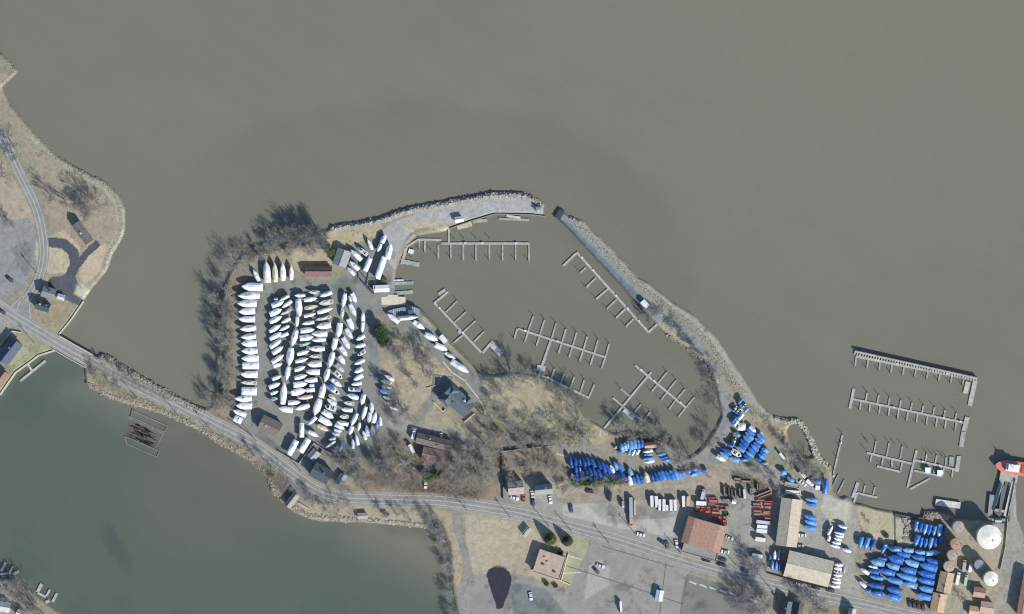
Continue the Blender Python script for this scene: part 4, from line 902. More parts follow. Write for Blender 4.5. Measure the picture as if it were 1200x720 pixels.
tank('large white storage tank next to the ship pier', 1157, 628.5, 13.9, 11.5, (244,240,226), (236,232,220), 1.2)
tank('small white storage tank beside the concrete quay road', 1159, 677, 8.3, 12, (244,240,226), (226,220,204), .9)
tank('grey-lidded round tank between the white tanks', 1146, 661, 5.6, 8, (160,162,168), (160,160,160), .5)
for (cx,cy,r,c),q in zip([(1121.3,616.7,6.7,(178,170,160)),(1117.7,636.2,5.8,(186,148,132)),(1113.9,649.4,5.8,(182,166,148)),(1110,662.8,6.1,(190,170,152))],['northernmost grey-topped','second from north, rust-topped','third from north, buff-topped','southernmost']):
    tank(f'{q} of the four concrete silos in line', cx, cy, r, 11, c, (196,180,158), .5, 'silo', 'silo')['group'] = 'four concrete silos in a line'
# ship and loading pier
sh = bpy.data.objects.new('cargo_ship', None); COL.objects.link(sh); sh.location = (X(1166), Y(545), 0); sh.rotation_euler = (0,0,-math.radians(9)); sh['label'] = 'red hulled ship with white deckhouse moored at the loading pier'; sh['category'] = 'ship'
def shipring(x, w, z0, z1): return [(x,-w,z1),(x,-w*.8,z0),(x,w*.8,z0),(x,w,z1)]
ob('hull', MB().loft([shipring(x,w,-1,3.2+.8*(1-min(x/8,1))) for x,w in ((0,.1),(1,1.4),(3,2.7),(6,3.4),(12,3.6),(30,3.6),(33,2.8))]).mesh('hull', M['paint']), sh, alb(218,132,116))
ob('deck', MB().prism([(1,-1),(3,-2.3),(6,-3),(30,-3.2),(30,3.2),(6,3),(3,2.3),(1,1)], 3.3, 3.42).mesh('deck', M['rust']), sh, alb(220,140,124))
dh = ob('deckhouse', MB().box(5.5,12.5,-2,2,3.4,6.2).box(6.5,11,-1.7,1.7,6.2,8.4).mesh('deckhouse', M['paint']), sh, alb(240,238,232))
ob('window', MB().box(6.42,6.5,-1.5,1.5,7,8).mesh('window', M['glass']), dh, alb(40,46,56))
ob('mast', MB().cyl(9,0,8.4,14,.16,.08,8).beam((8,0,11),(10,0,11),.1,.1).mesh('mast', M['paint']), sh, alb(230,226,216))
ob('hatch_cover', MB().box(14,20,-2,2,3.42,4.1).box(21,27,-2,2,3.42,4.1).mesh('hatch', M['rust']), sh, alb(196,90,72))
lp = bpy.data.objects.new('loading_pier', None); COL.objects.link(lp); lp['label'] = 'open framed loading pier with conveyor below the red ship'; lp['category'] = 'pier'
def q8(a,b): return (X(1100+a/8), Y(510+b/8))
for (a,b,c,d,w,z,cc) in [(575,380,740,410,5,1.6,(176,176,160)),(600,420,500,700,2.2,1.7,(170,170,160)),(700,430,620,760,1.4,1.9,(206,204,196)),(640,440,570,740,1.2,1.5,(116,118,120)),(500,560,480,760,2.4,1.8,(160,162,160)),(520,700,640,720,1.4,1.75,(176,172,160)),(500,790,650,800,1.4,1.75,(176,172,160))]:
    p = q8(a,b); q = q8(c,d); ob('deck_span', MB().beam((p[0],p[1],z),(q[0],q[1],z), w, .35).mesh('deck_span', M['concrete']), lp, jit(alb(*cc),.04))
for (a,b) in [(590,470),(570,540),(545,620),(520,690),(690,480),(672,560),(655,640),(635,720),(720,420),(590,400)]:
    p = q8(a,b); ob('pile', MB().cyl(p[0],p[1],-2,1.5,.45).mesh('pile', M['concrete']), lp, alb(140,136,126))
p = q8(600,470); q = q8(560,760); ob('conveyor', MB().beam((p[0],p[1],3.5),(q[0],q[1],5.5),1.1,1.0).mesh('conveyor', M['paint']), lp, alb(120,122,124))
#@@VEHICLES
# ------------------------------------------------------------------ vehicles, containers
def carmesh():
    body = MB().loft([[(-2.2,-.8,.35),(-2.2,.8,.35),(-2.2,.8,.95),(-2.2,-.8,.95)],[(-2.0,-.9,.3),(-2.0,.9,.3),(-2.0,.88,1.02),(-2.0,-.88,1.02)],[(1.3,-.9,.3),(1.3,.9,.3),(1.3,.88,.95),(1.3,-.88,.95)],[(2.2,-.75,.35),(2.2,.75,.35),(2.2,.72,.75),(2.2,-.72,.75)]])
    cab = MB().loft([[(-1.6,-.78,.98),(.9,-.78,.95),(.9,.78,.95),(-1.6,.78,.98)],[(-1.1,-.62,1.5),(.2,-.62,1.5),(.2,.62,1.5),(-1.1,.62,1.5)]])
    top = MB().box(-1.08,.18,-.6,.6,1.5,1.54)
    wh = MB()
    return body.mesh('body', M['paint']), cab.mesh('glasshouse', M['glass']), top.mesh('roof_panel', M['paint'])
CB, CG, CT = carmesh()
WH = MB().add(*[(lambda n=14: ([(.33*math.cos(2*math.pi*i/n),-.12,.33*math.sin(2*math.pi*i/n)) for i in range(n)]+[(.33*math.cos(2*math.pi*i/n),.12,.33*math.sin(2*math.pi*i/n)) for i in range(n)]))(), [(i,14+i,14+(i+1)%14,(i+1)%14) for i in range(14)]+[tuple(range(14)), tuple(range(27,13,-1))]]).mesh('wheel', M['rust'])
BED = MB().box(-2.15,-.55,-.7,.7,.9,1.0).mesh('cargo_bed', M['rust'])
def wheels(r, xs, y, z=.33, s=1):
    for x in xs:
        for sg in (-y, y): ob('wheel', WH, r, alb(40,40,42), (x, sg, z), 0, (s,s,s))
def car(px, py, ang, col, label, cat='car', pick=False, sc_=1.0):
    r = bpy.data.objects.new('pickup_truck' if pick else 'parked_car', None); COL.objects.link(r); r.location = (X(px), Y(py), GZ+.02); r.rotation_euler = (0,0,-math.radians(ang)); r.scale = (sc_,)*3
    r['label'] = label; r['category'] = cat; r['group'] = 'vehicles parked along the roads and lots'
    ob('body', CB, r, alb(*col)); ob('glasshouse', CG, r, alb(40,46,54), (.5,0,0) if pick else None); ob('roof_panel', CT, r, alb(*col), (.5,0,0) if pick else None)
    if pick: ob('cargo_bed', BED, r, alb(80,76,90))
    wheels(r, (-1.35, 1.35), .82)
f = lambda a,b: (720+a/6.67, 600+b/6.67)
W3 = (236,236,236)
for args in [(f(205,178),12,W3,'white pickup with dark load, westernmost in the roadside lot','pickup',1),(f(372,235),35,(70,66,92),'dark blue pickup slanted in the roadside lot','pickup',1),
 (f(413,262),80,(110,114,96),'olive car nose-on to the road, behind the blue pickup','car',0),
 (f(487,252),80,(232,232,236),'white car west of the big brown warehouse','car',0),(f(900,205),22,(206,206,202),'pale car near the warehouse\'s eastern corner','car',0),
 (f(865,312),6,W3,'white pickup beside the annex parapet','pickup',1),(f(845,372),15,(64,76,80),'dark teal car east of the annex, upper of two','car',0),(f(835,412),14,(58,60,62),'black car east of the annex, lower of two','car',0),
 (f(720,378),17,(60,58,60),'black car parked on the road in front of the annex','car',0),(f(1025,460),14,(84,92,96),'grey car by the bare tree at the road','car',0),
 (f(585,280),15,(190,182,150),'yellowish car in the annex forecourt','car',0)]:
    car(args[0][0], args[0][1], args[1], args[2], args[3], args[4], bool(args[5]))
g = lambda a,b: (560+a/8, 510+b/8)
for (p,an,c,lb,ct,pk) in [(g(345,592),15,W3,'white car in front of the two-tone roofed house','car',0),(g(430,588),-85,(206,88,70),'red car beside the two-tone roofed house','car',0),(g(513,560),80,W3,'white car in the drive between the roadside houses','car',0),
 (g(516,625),88,(52,66,100),'navy car nose to tail behind the white drive car','car',0),(g(680,608),80,W3,'white car in front of the green-grey roofed house','car',0),(g(874,688),82,(76,74,120),'purple-blue car alone in the roadside lot','car',0),
 ((880+490/8.57,640+388/8.57),20,(226,220,210),'pale car parked below the cream shed, western of three','car',0),((880+655/8.57,640+416/8.57),12,(58,56,60),'black car parked below the cream shed, middle of three','car',0),((880+800/8.57,640+446/8.57),14,(96,84,88),'maroon-grey car parked below the cream shed, eastern of three','car',0),
 ((11.7,327.5),40,(70,72,78),'dark car alone in the western lot','car',0),((2.5,365.3),35,(66,68,72),'dark car on the main road at the left edge','car',0),
 ((600+692/6.67,620+290/6.67),18,(222,222,222),'white car beside the light poles in the southern lot','car',0),((600+660/6.67,620+328/6.67),50,(80,80,82),'dark car touching the white one in the southern lot','car',0),
 ((622,699),80,(226,226,226),'white car south-west of the flat-roofed office','car',0),((940,627.5),0,(232,232,230),'white pickup on the lot east of the long tan shed','pickup',1),((937.5,640),5,(170,176,190),'silver car at the corner between the two big sheds','car',0),
 ((691.5,576),8,(96,50,56),'dark red car on the dirt embankment','car',0),
 ((498.7,568),90,(220,214,196),'pale car on the wooded verge','car',0),((517.5,512.5),80,(236,236,236),'white car north of the long brown building','car',0),
 ((940.8,566.5),40,(226,222,214),'white pickup on the lane by the container cabins','pickup',1)]:
    car(p[0], p[1], an, c, lb, ct, bool(pk))
BOX = MB().box(-3.4,2.0,-1.15,1.15,.95,3.3).box(-3.42,2.02,-1.0,1.0,3.3,3.36).mesh('cargo_box', M['paint'])
CAB = MB().loft([[(2.1,-1.05,.5),(3.9,-1.05,.5),(3.9,1.05,.5),(2.1,1.05,.5)],[(2.1,-1.05,1.5),(3.9,-1.05,1.5),(3.9,1.05,1.5),(2.1,1.05,1.5)],[(2.1,-1,2.4),(3.3,-1,2.4),(3.3,1,2.4),(2.1,1,2.4)]]).mesh('cab', M['paint'])
SCN = MB().beam((3.66,-.9,1.95),(3.66,.9,1.95),.06,.8,(-.55,0,1)).mesh('windscreen', M['glass'])
def truck(px, py, ang, L, W, col, cab, label, name='box_truck', cat='truck', group=None):
    r = bpy.data.objects.new(name, None); COL.objects.link(r); r.location = (X(px), Y(py), GZ+.02); r.rotation_euler = (0,0,-math.radians(ang)); k = L*S/7.3; w = W*S/2.3; r.scale = (k, w, 1)
    r['label'] = label; r['category'] = cat
    if group: r['group'] = group
    ob('cargo_box', BOX, r, jit(alb(*col),.03)); ob('cab', CAB, r, alb(*cab)); ob('windscreen', SCN, r, alb(40,44,52)); wheels(r, (-2.2, 2.9), 1.0, .45, 1.35)
h = lambda a,b: (720+a/12, 560+b/12)
wt = [(525,330,170,46),(590,335,170,46),(635,380,170,40),(695,385,180,44),(795,385,170,44),(852,385,170,44),(970,330,165,44)]
for i,(a,b,l,w) in enumerate(wt):
    truck(*h(a,b), 88+random.uniform(-2,2), l/12, w/12, (232,228,220), (240,240,238), f'white box truck, {ordn(i+1)} from west in the row north of the lot', group='white box trucks in a row')
truck(*h(738,420), 90, 7, 2.8, (236,236,232), (240,240,238), 'short white van squeezed between the white box trucks', 'van', 'van')
truck(*h(1035,330), 92, 12.5, 4, (206,180,150), (206,180,150), 'beige box truck at the east end of the white row')
truck(*h(232,460), 89, 33, 4.2, (168,176,180), (236,160,90), 'long grey trailer lorry with orange cab', 'lorry', 'lorry')
truck(*h(285,420), 90, 19, 2.6, (190,180,160), (200,190,170), 'narrow beige trailer beside the grey lorry', 'lorry', 'lorry')
truck(*f(1140,215), 8, 13, 5, (232,230,222), (236,236,232), 'white flatbed-style truck in the shade east of the warehouse')
truck(*f(1115,345), 8, 13.5, 5.2, (214,222,224), (226,230,230), 'pale truck under the bare tree east of the warehouse')
j = lambda a,b: (800+a/10, 560+b/10)
truck(*j(940,520), 7, 17, 4, (206,206,210), (190,190,196), 'long grey-white lorry south of the red containers')
truck(*j(930,572), 5, 13, 4, (240,240,236), (240,240,236), 'white truck below the grey-white lorry, upper of two')
truck(*j(925,622), 6, 13.5, 4.6, (238,238,228), (240,240,236), 'white truck below the grey-white lorry, lower of two')
truck(*j(215,298), 3, 13, 5, (242,242,240), (240,240,238), 'bright white truck north-west of the red containers')
truck(*j(235,195), -75, 13, 4, (200,190,196), (214,206,210), 'pale lorry standing behind the bright white truck')
truck(*j(722,190), 85, 12, 3, (206,206,196), (220,220,210), 'slim white truck at the top of the gravel court')
truck(885.7, 651.5, 6, 10, 4.6, (226,226,216), (214,214,206), 'white truck west of the blue boats near the cream shed')
for (px,py,an,lb) in [(940,556.5,42,'white trailer, northern of two on the lane'),(949,566,40,'white trailer, southern of two on the lane')]: truck(px,py,an,11,4,(240,238,232),(236,234,228),lb,'trailer','trailer')
truck(958,571.5,5,6,5,(244,244,240),(236,236,230),'white boxy van beside the big blue boat','van','van')
truck(917,535.5,50,12,3,(232,232,228),(220,220,216),'long white trailer on the lane by the rocky cove','trailer','trailer')
truck(485,508.5,-76,13,4,(240,238,232),(236,236,230),'white truck at the west gable of the long brown building')
truck(482.5,526,62,12,4,(236,234,228),(232,232,226),'white van parked behind the truck in the wood','van','van')
truck(715, 582, 95, 11, 3.4, (60,64,70), (70,74,80), 'dark flatbed truck, west of the grey trailer lorry', 'lorry', 'lorry')
truck(730, 591, 88, 8, 3, (150,156,166), (226,228,230), 'silver van in the shadow of the grey lorry', 'van', 'van')
truck(727.5, 711, 86, 14, 2.6, (236,236,232), (226,226,222), 'thin white trailer in the southern car park', 'trailer', 'trailer')
for (px,py,an,L,W,c,lb) in [(1122,678,-78,16,4,(236,238,240),'white road trailer, westernmost of four beside the silos'),(1131.3,680,-80,14,3.4,(186,206,196),'pale green trailer, third from west beside the silos'),(1136.6,665.5,-78,11,4,(236,236,238),'short white trailer beside the grey-lidded tank'),(1129.5,663,-84,15,4,(176,180,174),'grey trailer, second from west beside the silos')]:
    truck(px,py,an,L,W,c,c,lb,'trailer','trailer')
for i,c in enumerate([(64,60,84),(72,58,76),(110,56,64),(96,50,58)]):
    car(1066+i*5.2, 707+i*1.4, 82, c, f'dark car, {ordn(i+1)} from west of four south of the blue boats')
# skips / open containers
SK = MB()
SK.box(-.5,.5,-.5,.5,0,.12)
for a in ((-.5,.5,-.5,-.44),(-.5,.5,.44,.5),(-.5,-.47,-.44,.44),(.47,.5,-.44,.44)): SK.box(a[0],a[1],a[2],a[3],.12,1)
for i in range(5): x = -.4+i*.2; SK.box(x-.012,x+.012,-.52,-.5,.1,.95); SK.box(x-.012,x+.012,.5,.52,.1,.95)
SKM = SK.mesh('skip_body', M['rust']); SKF = MB().box(-.46,.46,-.43,.43,.13,.6).mesh('load', M['stone'])
def skip(px, py, L, W, ang, col, label, group, h=1.5):
    r = bpy.data.objects.new('skip_container', None); COL.objects.link(r); r.location = (X(px), Y(py), GZ+.02); r.rotation_euler = (0,0,-math.radians(ang)); r.scale = (L*S, W*S, h)
    r['label'] = label; r['category'] = 'skip'; r['group'] = group
    ob('body', SKM, r, jit(alb(*col), .12)); ob('load', SKF, r, jit(alb(150,138,130) if random.random() < .6 else alb(*col), .15), (0,0,random.uniform(0,.35)))
RED = (212,98,82); DRED = (172,76,74); ORG = (236,112,78); PNK = (208,150,136); GRN = (60,80,66)
CN = {RED:'red', DRED:'dark red', ORG:'orange', PNK:'faded pink-red', GRN:'dark green'}
skips = {'west container pack, top row':[(345,240,100,25,0,DRED),(362,280,110,42,3,ORG)],
 'west container pack, second row':[(180,345,48,30,2,ORG),(242,355,52,30,2,RED),(305,357,50,30,2,RED),(345,313,88,18,3,PNK),(410,330,50,22,3,PNK),(465,340,45,28,3,RED),(522,345,45,28,3,RED)],
 'west container pack, third row':[(152,382,42,20,2,DRED),(226,388,52,22,2,RED),(292,400,50,26,2,RED),(378,370,60,26,2,DRED),(475,380,80,20,3,PNK),(172,412,60,14,4,PNK)],
 'west container pack, fourth row':[(390,412,88,26,3,PNK),(325,450,48,36,3,PNK),(378,458,50,26,4,DRED),(438,468,40,30,4,RED),(496,468,40,24,4,PNK),(508,422,52,40,3,GRN),(540,440,22,30,2,PNK)],
 'west container pack, bottom row':[(425,500,50,25,5,RED),(492,512,45,28,5,RED),(500,545,40,15,5,PNK)],
 'east container pack, upper rows':[(940,185,190,20,-22,DRED),(960,212,160,16,-22,PNK),(910,270,100,24,2,PNK),(1010,282,90,20,2,DRED),(1010,245,100,16,-16,DRED),(875,313,98,22,2,PNK),(1000,312,90,22,2,PNK)],
 'east container pack, lower rows':[(875,345,98,20,2,RED),(1000,348,80,26,2,DRED),(880,395,100,24,2,RED),(985,397,82,18,2,RED),(872,430,82,30,2,DRED),(985,420,82,26,2,PNK),(882,475,90,24,2,PNK),(985,480,90,24,2,PNK)]}
for row, L in skips.items():
    L = sorted(L); 
    for i, (a,b,l,w,an,c) in enumerate(L): skip(*j(a,b), l/10, w/10, an, c, f'{CN[c]} open container, {ordn(i+1)} from west in the {row}', 'open containers beside the warehouse')
dk = [(490,160,22,120,(70,76,84),'dark'),(545,165,20,110,(90,94,100),'dark grey'),(578,180,12,90,(206,110,80),'orange-edged'),(618,185,16,95,(120,50,56),'wine red'),(675,175,30,120,(60,58,66),'black'),(800,160,26,90,(74,86,90),'slate'),(880,110,20,90,(56,62,66),'charcoal')]
for i,(a,b,w,l,c,nm) in enumerate(dk): skip(*j(a,b), l/10, w/10, 87, c, f'{nm} container standing upright on the plan, {ordn(i+1)} from west'.replace('standing upright on the plan','set lengthways north of the court'), 'containers north of the gravel court', 2.4)
skip(*j(645,20), 9, 3.6, 8, (84,56,52), 'dark brown open container, northern of two by the hedge', 'containers north of the gravel court')
skip(*j(745,45), 12, 2.6, 3, (96,62,58), 'long dark brown container, southern of two by the hedge', 'containers north of the gravel court')
skip(*j(510,262), 9, 2.6, 3, (120,112,116), 'grey flat container on the north side of the red pack', 'containers north of the gravel court')
house('site_hut', 'tiny white hut at the head of the gravel court', 860, 588, 5, 5, 4, 2.4, .4, (244,244,242), (230,230,226), rm='roof', windows=False)
bb = bpy.data.objects.new('billboard', None); COL.objects.link(bb); bb.location = (X(618),Y(624),GZ); bb.rotation_euler = (0,0,math.radians(48)); bb['label'] = 'small roadside sign board casting a square shadow on the lawn'; bb['category'] = 'sign board'
ob('panel', MB().box(-2.4,2.4,-.12,.12,1.6,4.6).mesh('panel', M['paint']), bb, alb(226,216,196))
for x in (-1.9,1.9): ob('post', MB().box(x-.12,x+.12,-.12,.12,0,1.6).mesh('post', M['wood']), bb, alb(190,180,160))
ob('planter', MB().box(-2.8,2.8,-.9,.9,0,.5).mesh('planter', M['concrete']), bb, alb(206,196,176))
# travel lift
tl = bpy.data.objects.new('travel_lift', None); COL.objects.link(tl); tl['label'] = 'dark steel boat hoist frame beside the yard office'; tl['category'] = 'boat hoist'
k12 = lambda a,b: (X(420+a/12), Y(310+b/12))
for nm,(a,b,c,d) in (('top_beam',(95,192,250,192)),('top_beam',(97,192,97,300)),('top_beam',(97,300,215,412)),('top_beam',(250,192,215,412))):
    p = k12(a,b); q = k12(c,d); ob(nm, MB().beam((p[0],p[1],GZ+5.2),(q[0],q[1],GZ+5.2),.45,.5).mesh(nm, M['paint']), tl, alb(58,66,70))
for (a,b) in ((97,192),(250,192),(97,300),(215,412)):
    p = k12(a,b); ob('leg', MB().cyl(p[0],p[1],GZ,GZ+5.1,.25).mesh('leg', M['paint']), tl, alb(58,66,70))
# old hull by the bulkhead
oh = bpy.data.objects.new('derelict_barge', None); COL.objects.link(oh); oh.location = (X(472), Y(366), GZ); oh.rotation_euler = (0,0,math.radians(3)); oh['label'] = 'blue-grey hulk with broken decks south of the concrete pad'; oh['category'] = 'barge'
def br_(x,w): return [(x,-w,2.0),(x,-w*.7,.1),(x,w*.7,.1),(x,w,2.0)]
ob('hull', MB().loft([br_(x,w) for x,w in ((-9,.6),(-6,1.5),(-2,2.3),(3,2.7),(6,2.5),(8.4,1.4),(9,.3))]).mesh('hull', M['rust']), oh, alb(150,158,166))
ob('deck_ribs', (lambda m: [m.box(x,x+.25,-2.0,2.0,2.02,2.3) for x in np.arange(-5,7,1.1)] and m)(MB()).mesh('ribs', M['rust']), oh, alb(196,200,204))
ob('wheelhouse', MB().box(3,5.5,-1.2,1,2.3,4).mesh('wheelhouse', M['paint']), oh, alb(90,104,120))
ob('hold', MB().box(-4,2,-1.4,.6,2.03,2.08).mesh('hold', M['rust']), oh, alb(90,104,118))
thing_mesh('concrete_pad', MB().prism([(X(420+a/12),Y(310+b/12)) for a,b in [(322,462),(415,450),(420,428),(560,430),(560,455),(662,460),(660,568),(325,572)]], GZ-.6, GZ+.12), M['concrete'], alb(218,208,184), '', '', kind='structure')
# fences
POST = MB().box(-.11,.11,-.11,.11,0,1).mesh('post', M['wood'])
def fence(label, pts, h=1.8, col=(220,218,206), w=.12, name='fence'):
    r = bpy.data.objects.new(name, None); COL.objects.link(r); r['label'] = label; r['category'] = 'fence'
    P_ = [(X(a),Y(b)) for a,b in pts]; mb = MB()
    for (a,b),(c,d) in zip(P_[:-1],P_[1:]):
        mb.beam((a,b,GZ+h/2+.05),(c,d,GZ+h/2+.05), w, h)
        n = max(1,int(math.hypot(c-a,d-b)/4))
        for i in range(n+1): t = i/n; ob('post', POST, r, jit(alb(*col)), (a+(c-a)*t, b+(d-b)*t, GZ), 0, (1,1,h+.2))
    ob('panel', mb.mesh('panel', M['wall']), r, alb(*col)); return r
fence('pale fence around the yard\'s southern corner by the road', [(326,529),(350,543.5),(368,519.5)])
fence('pale fence between the dark-roofed house and the yard', [(368,519.5),(380,527.5),(418,543)])
fence('short pale fence beside the garden shed', [(378,528),(373,535)])
fence('long pale screen fence north of the roadside houses', [(586,529.5),(652,522)], 2.2)
fence('dark fence running south from the screen fence', [(588,531),(590,585)], 1.8, (130,126,116))
fence('pale handrail along the yard edge west of the workshop', [(268,492),(292,509),(296,513)], 1.2)
fence('white parapet fence along the clubhouse terrace', [(508.5,471.5),(519.5,483),(521.5,480)], 1.2, (226,214,180), .4)
fence('pale wall below the clubhouse', [(544,495),(556,485)], 1.5, (214,210,196), .5)
fence('white low wall round the front of the office lawn', [(623,668),(656,680),(669,686)], .8, (226,214,184), .5, 'garden_wall')
fence('white garden wall east of the office', [(666,649),(658,680)], .8, (226,214,184), .4, 'garden_wall')
fence('low tan wall at the lagoon beside the cabin', [(350,589.5),(362,596.5)], .9, (220,206,180), .4, 'garden_wall')
fence('wire fence along the foot of the cream shed', [(899,672),(925,679),(970,691)], 1.4, (150,132,116), .15)
fence('pale frame fence beside the lowest blue boats', [(1019,696.5),(1020.5,688),(1027,689)], 1.6, (214,210,200), .2)
fence('grey fence along the north of the quay road', [(1190,562),(1181,605),(1178,640),(1172,668)], 1.4, (196,194,184), .2)
fence('pale boundary wall by the western house', [(0,405),(14,388),(25,390)], 1.2, (214,210,196), .4, 'garden_wall')
fence('path wall curving round the clubhouse lawn', [(500,455),(513,451),(517,440),(513,436)], .5, (196,184,156), .4, 'garden_wall')
# footpaths
mk = MB()
for a,b,c,d in [(624,446,625,452),(634,478,633,496),(652,532,668,536),(704,505,703,512),(546,448,560,466),(560,466,568,480),(568,480,570,505),(660,672,680,671),(664,651,682,656),(519,424,530,437),(530,437,546,447)]:
    mk.beam((X(a),Y(b),GZ+.02),(X(c),Y(d),GZ+.02), .7, .05)
ob('footpath', mk.mesh('footpath', M['concrete']), color=alb(204,198,178), kind='structure')
# utility poles
pole_m = MB().cyl(0,0,0,11,.19,.13,8).mesh('pole', M['wood']); arm_m = MB().beam((-1.2,0,10.2),(1.2,0,10.2),.12,.14).mesh('crossarm', M['wood']); ins = MB().cyl(.45,0,8.6,9.5,.25).mesh('transformer', M['paint'])
poles = [(40,402),(160,466),(209,487),(245,502),(300,517),(352,552),(441.7,592),(484,579),(546,596.5),(598,606),(643,616.5),(669.5,622.5),(713,636),(744,625),(797,647.5),(862,662),(905,692),(962,704),(43,320)]
for i,(a,b) in enumerate(poles):
    r = bpy.data.objects.new('utility_pole', None); COL.objects.link(r); r.location = (X(a),Y(b),GZ); r.rotation_euler = (0,0,random.uniform(-.3,.3)+1.3); r['label'] = f'wooden utility pole, {ordn(i+1)} from west along the main road' if i < 18 else 'wooden utility pole beside the western side road'; r['category'] = 'utility pole'; r['group'] = 'utility poles along the road'
    ob('pole', pole_m, r, jit(alb(140,130,116),.1)); ob('crossarm', arm_m, r, alb(150,140,124))
    if i % 3 == 0: ob('transformer', ins, r, alb(170,172,172))
#@@TREES
# ------------------------------------------------------------------ trees
def bare_tree(seed, H=13.0, spread=.55, twigs=9):
    r = random.Random(seed); V = []; F = []; TV = []; TF = []
    def prism(p, q, r0, r1, V, F):
        d = (q-p).normalized(); a = d.cross(Vector((.3,.2,1)) if abs(d.z) < .95 else Vector((1,0,0))).normalized(); b = d.cross(a); o = len(V)
        for c, rr in ((p,r0),(q,r1)):
            for k in range(3): an = 2.094*k; V.append(c+(a*math.cos(an)+b*math.sin(an))*rr)
        for k in range(3): m = (k+1)%3; F.append((o+k,o+m,o+3+m,o+3+k))
    def rnd(d, a):
        v = Vector((r.gauss(0,1),r.gauss(0,1),r.gauss(0,1))); v = (v-d*v.dot(d)).normalized(); return (d*math.cos(a)+v*math.sin(a)).normalized()
    def grow(p, d, L, rad, lvl):
        n = 3; q = p
        for i in range(n):
            d2 = rnd(d, r.uniform(.05,.22)); d2 = (d2+Vector((0,0,.12))).normalized()
            q2 = q+d2*L/n; r1 = rad*(1-.28*(i+1)/n)
            if lvl <= 1: prism(q, q2, rad*(1-.28*i/n), r1, V, F)
            else: prism(q, q2, rad*(1-.28*i/n), r1, TV, TF)
            if lvl < 4:
                for _ in range((1,1,1,1)[lvl] if i else (0,1,1,0)[lvl]):
                    grow(q2, rnd(d2, r.uniform(.5,1.05)), L*r.uniform(.5,.72), r1*.55, lvl+1)
            else:
                for _ in range(2):
                    t = rnd(d2, r.uniform(.3,1.0)); e = q2+t*r.uniform(.5,1.1); sd = t.cross(Vector((0,0,1)) if abs(t.z) < .9 else Vector((1,0,0))).normalized()*.03
                    o = len(TV); TV.extend([q2-sd, q2+sd, e]); TF.append((o,o+1,o+2))
            q = q2; d = d2
        if lvl < 4: 
            for _ in range(2): grow(q, rnd(d, r.uniform(.15,.5)), L*r.uniform(.6,.8), rad*.6, lvl+1)
    base = Vector((0,0,0)); top = Vector((r.uniform(-.3,.3),r.uniform(-.3,.3),H*.2)); prism(base, top, .26, .2, V, F)
    for k in range(r.choice((3,4,5))):
        a = r.uniform(0,6.28); d = Vector((math.cos(a)*spread, math.sin(a)*spread, 1)).normalized()
        grow(top, d, H*.34, .15, 1)
    def mk(V, F, nm): m = MB(); m.v = [tuple(v) for v in V]; m.f = F; return m.mesh(nm, M['bark'])
    return mk(V,F,'trunk'), mk(TV,TF,'crown'), len(TF)
TREES = [bare_tree(40+i, 12.5+(i%3), (.5,.75,.95,.6,.85,.7,.55)[i%7]) for i in range(7)]
print('twigs', [t[2] for t in TREES])
def evergreen(seed, n=5200, H=9, R=3.4, columnar=False):
    r = random.Random(seed); mb = MB()
    lobes = [(r.uniform(-.5,.5)*R*1.1, r.uniform(-.5,.5)*R*1.1, r.uniform(.25,.8)*H, r.uniform(.35,.6)*R) for _ in range(11)]
    for _ in range(n):
        if columnar: z = r.uniform(.08,1)*H; rr = R*(1-z/H)**.75*r.uniform(.55,1.05)+.05; a = r.uniform(0,6.28); p = Vector((rr*math.cos(a), rr*math.sin(a), z))
        else:
            cx,cy,cz,cr = r.choice(lobes); v = Vector((r.gauss(0,1),r.gauss(0,1),r.gauss(0,1))).normalized()*cr*r.uniform(.6,1.08); p = Vector((cx,cy,cz))+v
        u = Vector((r.gauss(0,1),r.gauss(0,1),r.gauss(0,.6))).normalized()*.28; w = u.cross(Vector((r.gauss(0,1),r.gauss(0,1),r.gauss(0,1)))).normalized()*.13
        mb.add([p-u-w, p+u-w*.3, p+w], [(0,1,2)])
    t = MB().cyl(0,0,0,H*.6,.3,.12,8)
    for k in range(6): a = k*1.05; t.beam((0,0,H*.25+k*.4),(math.cos(a)*R*.6,math.sin(a)*R*.6,H*.4+k*.5),.12,.12)
    return t.mesh('trunk', M['bark']), mb.mesh('crown', M['leaf'])
EV = [evergreen(3), evergreen(9, 3600, 8, 2.6, True)]
